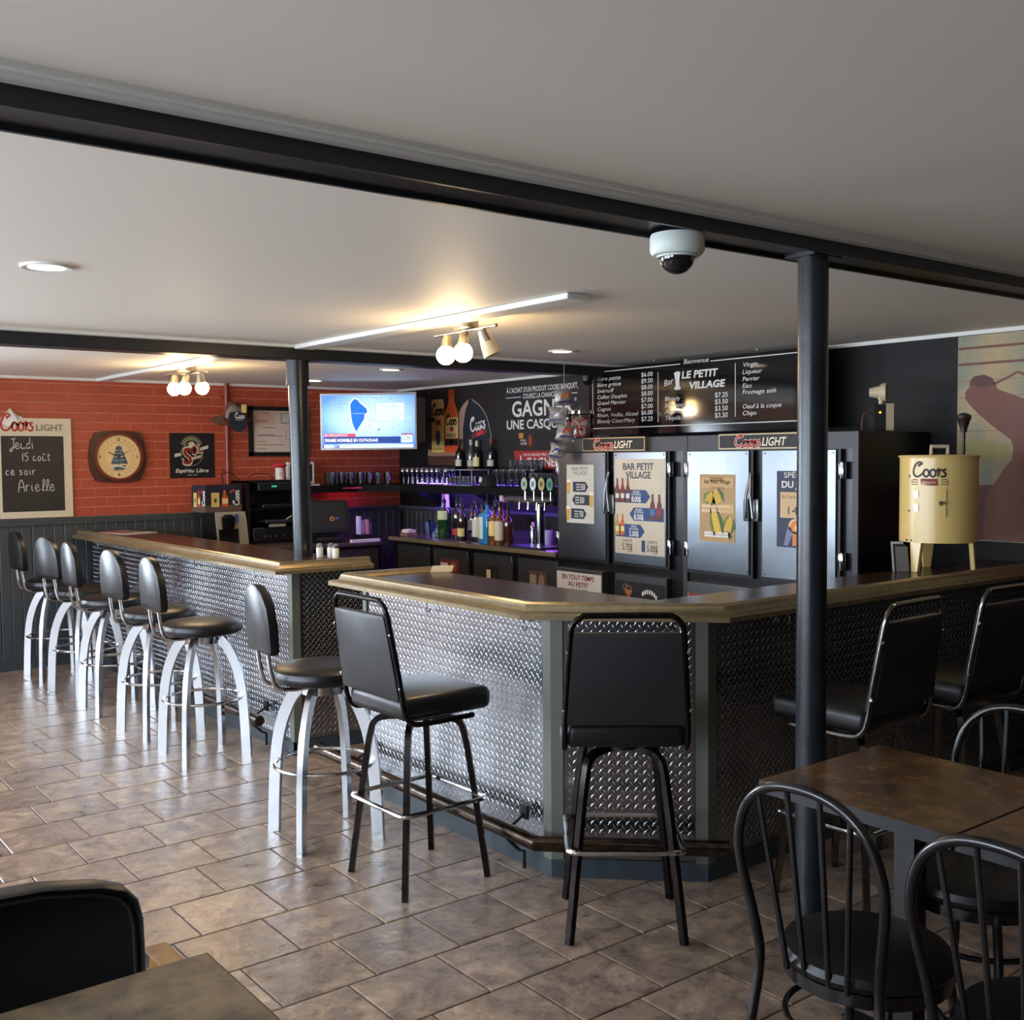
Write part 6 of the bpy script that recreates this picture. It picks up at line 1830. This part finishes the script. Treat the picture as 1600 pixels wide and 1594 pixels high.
for a, zz in ((-0.82, 0.30), (-0.82, 0.47), (-0.9, 0.155), (-0.75, 0.155)):
    MB().cyl((R0 * math.cos(va + a), R0 * math.sin(va + a), zz), ((R0 + 0.004) * math.cos(va + a), (R0 + 0.004) * math.sin(va + a), zz), 0.006, n=8).build('bolt', M_steel_d, t)
# lettering wrapped on the drum
def wrapP(p):
    out = []
    for (x, y, z) in p.mb.v:
        a = va + x / R0
        r = R0 + 0.0008 + y
        out.append((r * math.cos(a), r * math.sin(a), z))
    p.mb.v = out
p = Print((0, 0, 0), (1, 0, 0), (0, 0, 1), (0, 1, 0), 0.0004, 0.0002)
p.script(-0.13, 0.468, 0.165, (44, 34, 26), 0.2, tall=0.8)
for i in range(12):
    u = -0.085 + i * 0.08 / 12
    p.poly([(u, 0.458), (u + 0.08 / 12, 0.458), (u + 0.08 / 12 - 0.004 + i * 0.0005, 0.425), (u + 0.004 - i * 0.0006, 0.425)], (130, 34, 36))
for sx in (-1, 1):
    for k in range(3):
        p.stroke([(-0.045 + sx * 0.055, 0.45 - 0.01 * k), (-0.045 + sx * 0.075, 0.455 - 0.012 * k), (-0.045 + sx * 0.09, 0.445 - 0.008 * k)], 0.004, (104, 76, 36), 3)
p.lay(1).text('Banquet', -0.075, 0.436, 0.012, (222, 196, 150), w=0.062, shear=0.2)
wrapP(p)
p.build('lettering', t, world=False)
MB().tube([(-0.02, 0.03, 0.572), (-0.02, 0.03, 0.615), (0.045, -0.02, 0.615), (0.045, -0.02, 0.572)], 0.011, 8).build('lid_handle', pm((196, 176, 150)), t)
MB().lathe([(0.008, 0.0), (0.008, 0.11), (0.016, 0.115), (0.016, 0.125), (0.03, 0.17), (0.036, 0.18), (0.034, 0.195), (0.012, 0.207), (0, 0.207)], (0.13, -0.055, 0.574), 16).build('vent_stack', mat('dark_bronze', (40, 28, 24), 0.4), t)
t = thing('leaflet_stack', 'leaning black and white leaflets on the bar left of the cream drum', 'leaflets', (4.76, 3.03, TZ), math.radians(-40))
for k in range(3):
    MB().slab([(-0.03, 0), (0.03, 0), (0.03, 0.15 - 0.012 * k), (-0.03, 0.15 - 0.012 * k)], (0.008 * k, -0.006 * k, 0), (1, 0, 0), (0.0, 0.25, 0.968), 0.003).build('leaflet', pm(((190, 186, 180), (40, 38, 40), (120, 116, 112))[k]), t, smooth=0)
# emergency lamp on the cooler
t = thing('emergency_lamp', 'beige emergency lamp with battery box standing on top of the right cooler', 'lamp', (5.28, 3.475, 1.7705), math.radians(-37.8))
MB().box(-0.055, 0.008, -0.045, 0.045, 0, 0.145).build('battery_box', mat('dark_grey', (0, 0, 0)), t, smooth=0)
MB().box(0.009, 0.05, -0.048, 0.048, 0, 0.148).build('cover', M_beige, t, smooth=0)
MB().cyl((-0.005, 0, 0.146), (-0.005, 0, 0.172), 0.012, n=12).sphere((-0.005, 0, 0.176), 0.016).build('swivel', M_beige, t)
hd = MB().cyl((-0.06, 0.03, 0.213), (-0.005, 0.01, 0.213), 0.024, 0.036, 20).cyl((-0.005, 0.01, 0.213), (0.022, -0.002, 0.213), 0.046, 0.052, 20).build('lamp_head', M_beige, t)
MB().cyl((0.022, -0.002, 0.213), (0.028, -0.005, 0.213), 0.046, n=20).build('lens', mat('lamp_lens', (120, 108, 86), 0.15), hd)
MB().cyl((-0.025, -0.0452, 0.10), (-0.025, -0.048, 0.10), 0.006, n=10).build('pilot_light', mat('pilot_amber', (255, 150, 20), 0.4, emit=4), t)
MB().tube(catmull([(-0.056, -0.02, 0.06), (-0.09, -0.03, 0.10), (-0.115, -0.03, 0.08), (-0.12, -0.03, 0.005)], 4), 0.004, 6).build('wire', pm((110, 60, 40)), t)
# candy jar and chip bags
t = thing('candy_jar', 'glass jar with steel lid and red lettering on top of the left cooler', 'jar', (5.06, 5.725, 1.7655))
MB().lathe([(0, 0), (0.085, 0), (0.088, 0.01), (0.088, 0.165), (0.08, 0.18), (0.078, 0.18), (0.084, 0.163), (0.0845, 0.01), (0, 0.008)], n=24).build('glass_body', glass_mat('jar_glass', (248, 248, 250), 0.03), t)
MB().lathe([(0, 0.012), (0.082, 0.012), (0.082, 0.14), (0.06, 0.155), (0, 0.15)], n=18).build('sweets', mat('sweets', (226, 214, 200), 0.5, noise=(18, (180, 40, 44), 0.03)), t)
MB().lathe([(0.086, 0.172), (0.09, 0.176), (0.09, 0.196), (0.06, 0.206), (0.012, 0.21), (0.01, 0.218), (0.016, 0.228), (0.008, 0.236), (0, 0.237)], n=24).build('lid', M_chrome, t)
p = Print((-0.09, 0.035, 0), (0.5, -0.85, 0), (0, 0, 1), (-0.85, -0.5, 0), 0.004)
p.ring(0.0, 0.085, 0.028, 0.038, (176, 34, 48), 18).ring(0.055, 0.06, 0.024, 0.032, (176, 34, 48), 18)
p.build('lettering', t, world=False)
tag(MB().tube([(4.885, 5.70, CEIL - 0.001), (4.885, 5.70, 1.66)], 0.0025, 6).build('display_strip', pm((150, 146, 140))), 'thin strip hanging from the ceiling holding snack bags', 'strip')
for k, (z, w, rz, lab, c1) in enumerate(((2.0, 0.14, 0.5, 'topmost silver snack bag with orange print on the hanging strip', (196, 96, 40)), (1.88, 0.15, -0.3, 'second silver snack bag on the hanging strip', (120, 110, 130)), (1.77, 0.14, 0.4, 'third silver snack bag with red mark on the hanging strip', (170, 50, 44)), (1.655, 0.12, 0.1, 'lowest silver snack bag with violet band on the hanging strip', (60, 40, 110)))):
    t = thing('snack_bag', lab, 'bag', (4.84, (5.675, 5.70, 5.66, 5.745)[k], (1.995, 1.873, 1.75, 1.627)[k]), math.radians(-50) + rz, 'silver snack bags on the hanging strip')
    vs = []
    nx, nz = 7, 7
    for sgn in (1, -1):
        for j in range(nz):
            for i in range(nx):
                a, b = i / (nx - 1), j / (nz - 1)
                bul = 0.036 * (math.sin(PI * a) * math.sin(PI * b)) ** 0.5
                vs.append(((a - 0.5) * w * (1 - 0.16 * math.sin(PI * b)) + random.uniform(-0.004, 0.004), sgn * bul + random.uniform(-0.005, 0.005) + 0.03, b * 0.112))
    fs = []
    for s_ in range(2):
        for j in range(nz - 1):
            for i in range(nx - 1):
                q = s_ * nx * nz + j * nx + i
                fs.append((q, q + 1, q + nx + 1, q + nx))
    vs = [(x, y - 0.06, z_) for x, y, z_ in vs]
    MB().add(vs, fs).build('foil', mat('bag_foil', (176, 172, 164), 0.35, metal=0.3, noise=(20, (120, 116, 112))), t, smooth=60)
    t.rotation_euler = (random.uniform(-0.15, 0.15), random.uniform(-0.3, 0.3), t.rotation_euler[2])
    p = Print((0, -0.0605, 0), (1, 0, 0), (0, 0, 1), (0, -1, 0), 0.004)
    p.poly([(-0.035, 0.05), (0.02, 0.045), (0.03, 0.085), (-0.01, 0.09)], c1)
    p.poly([(-0.045, 0.018), (0.045, 0.026), (0.045, 0.038), (-0.045, 0.03)], (60, 44, 100))
    p.build('bag_print', t, world=False)
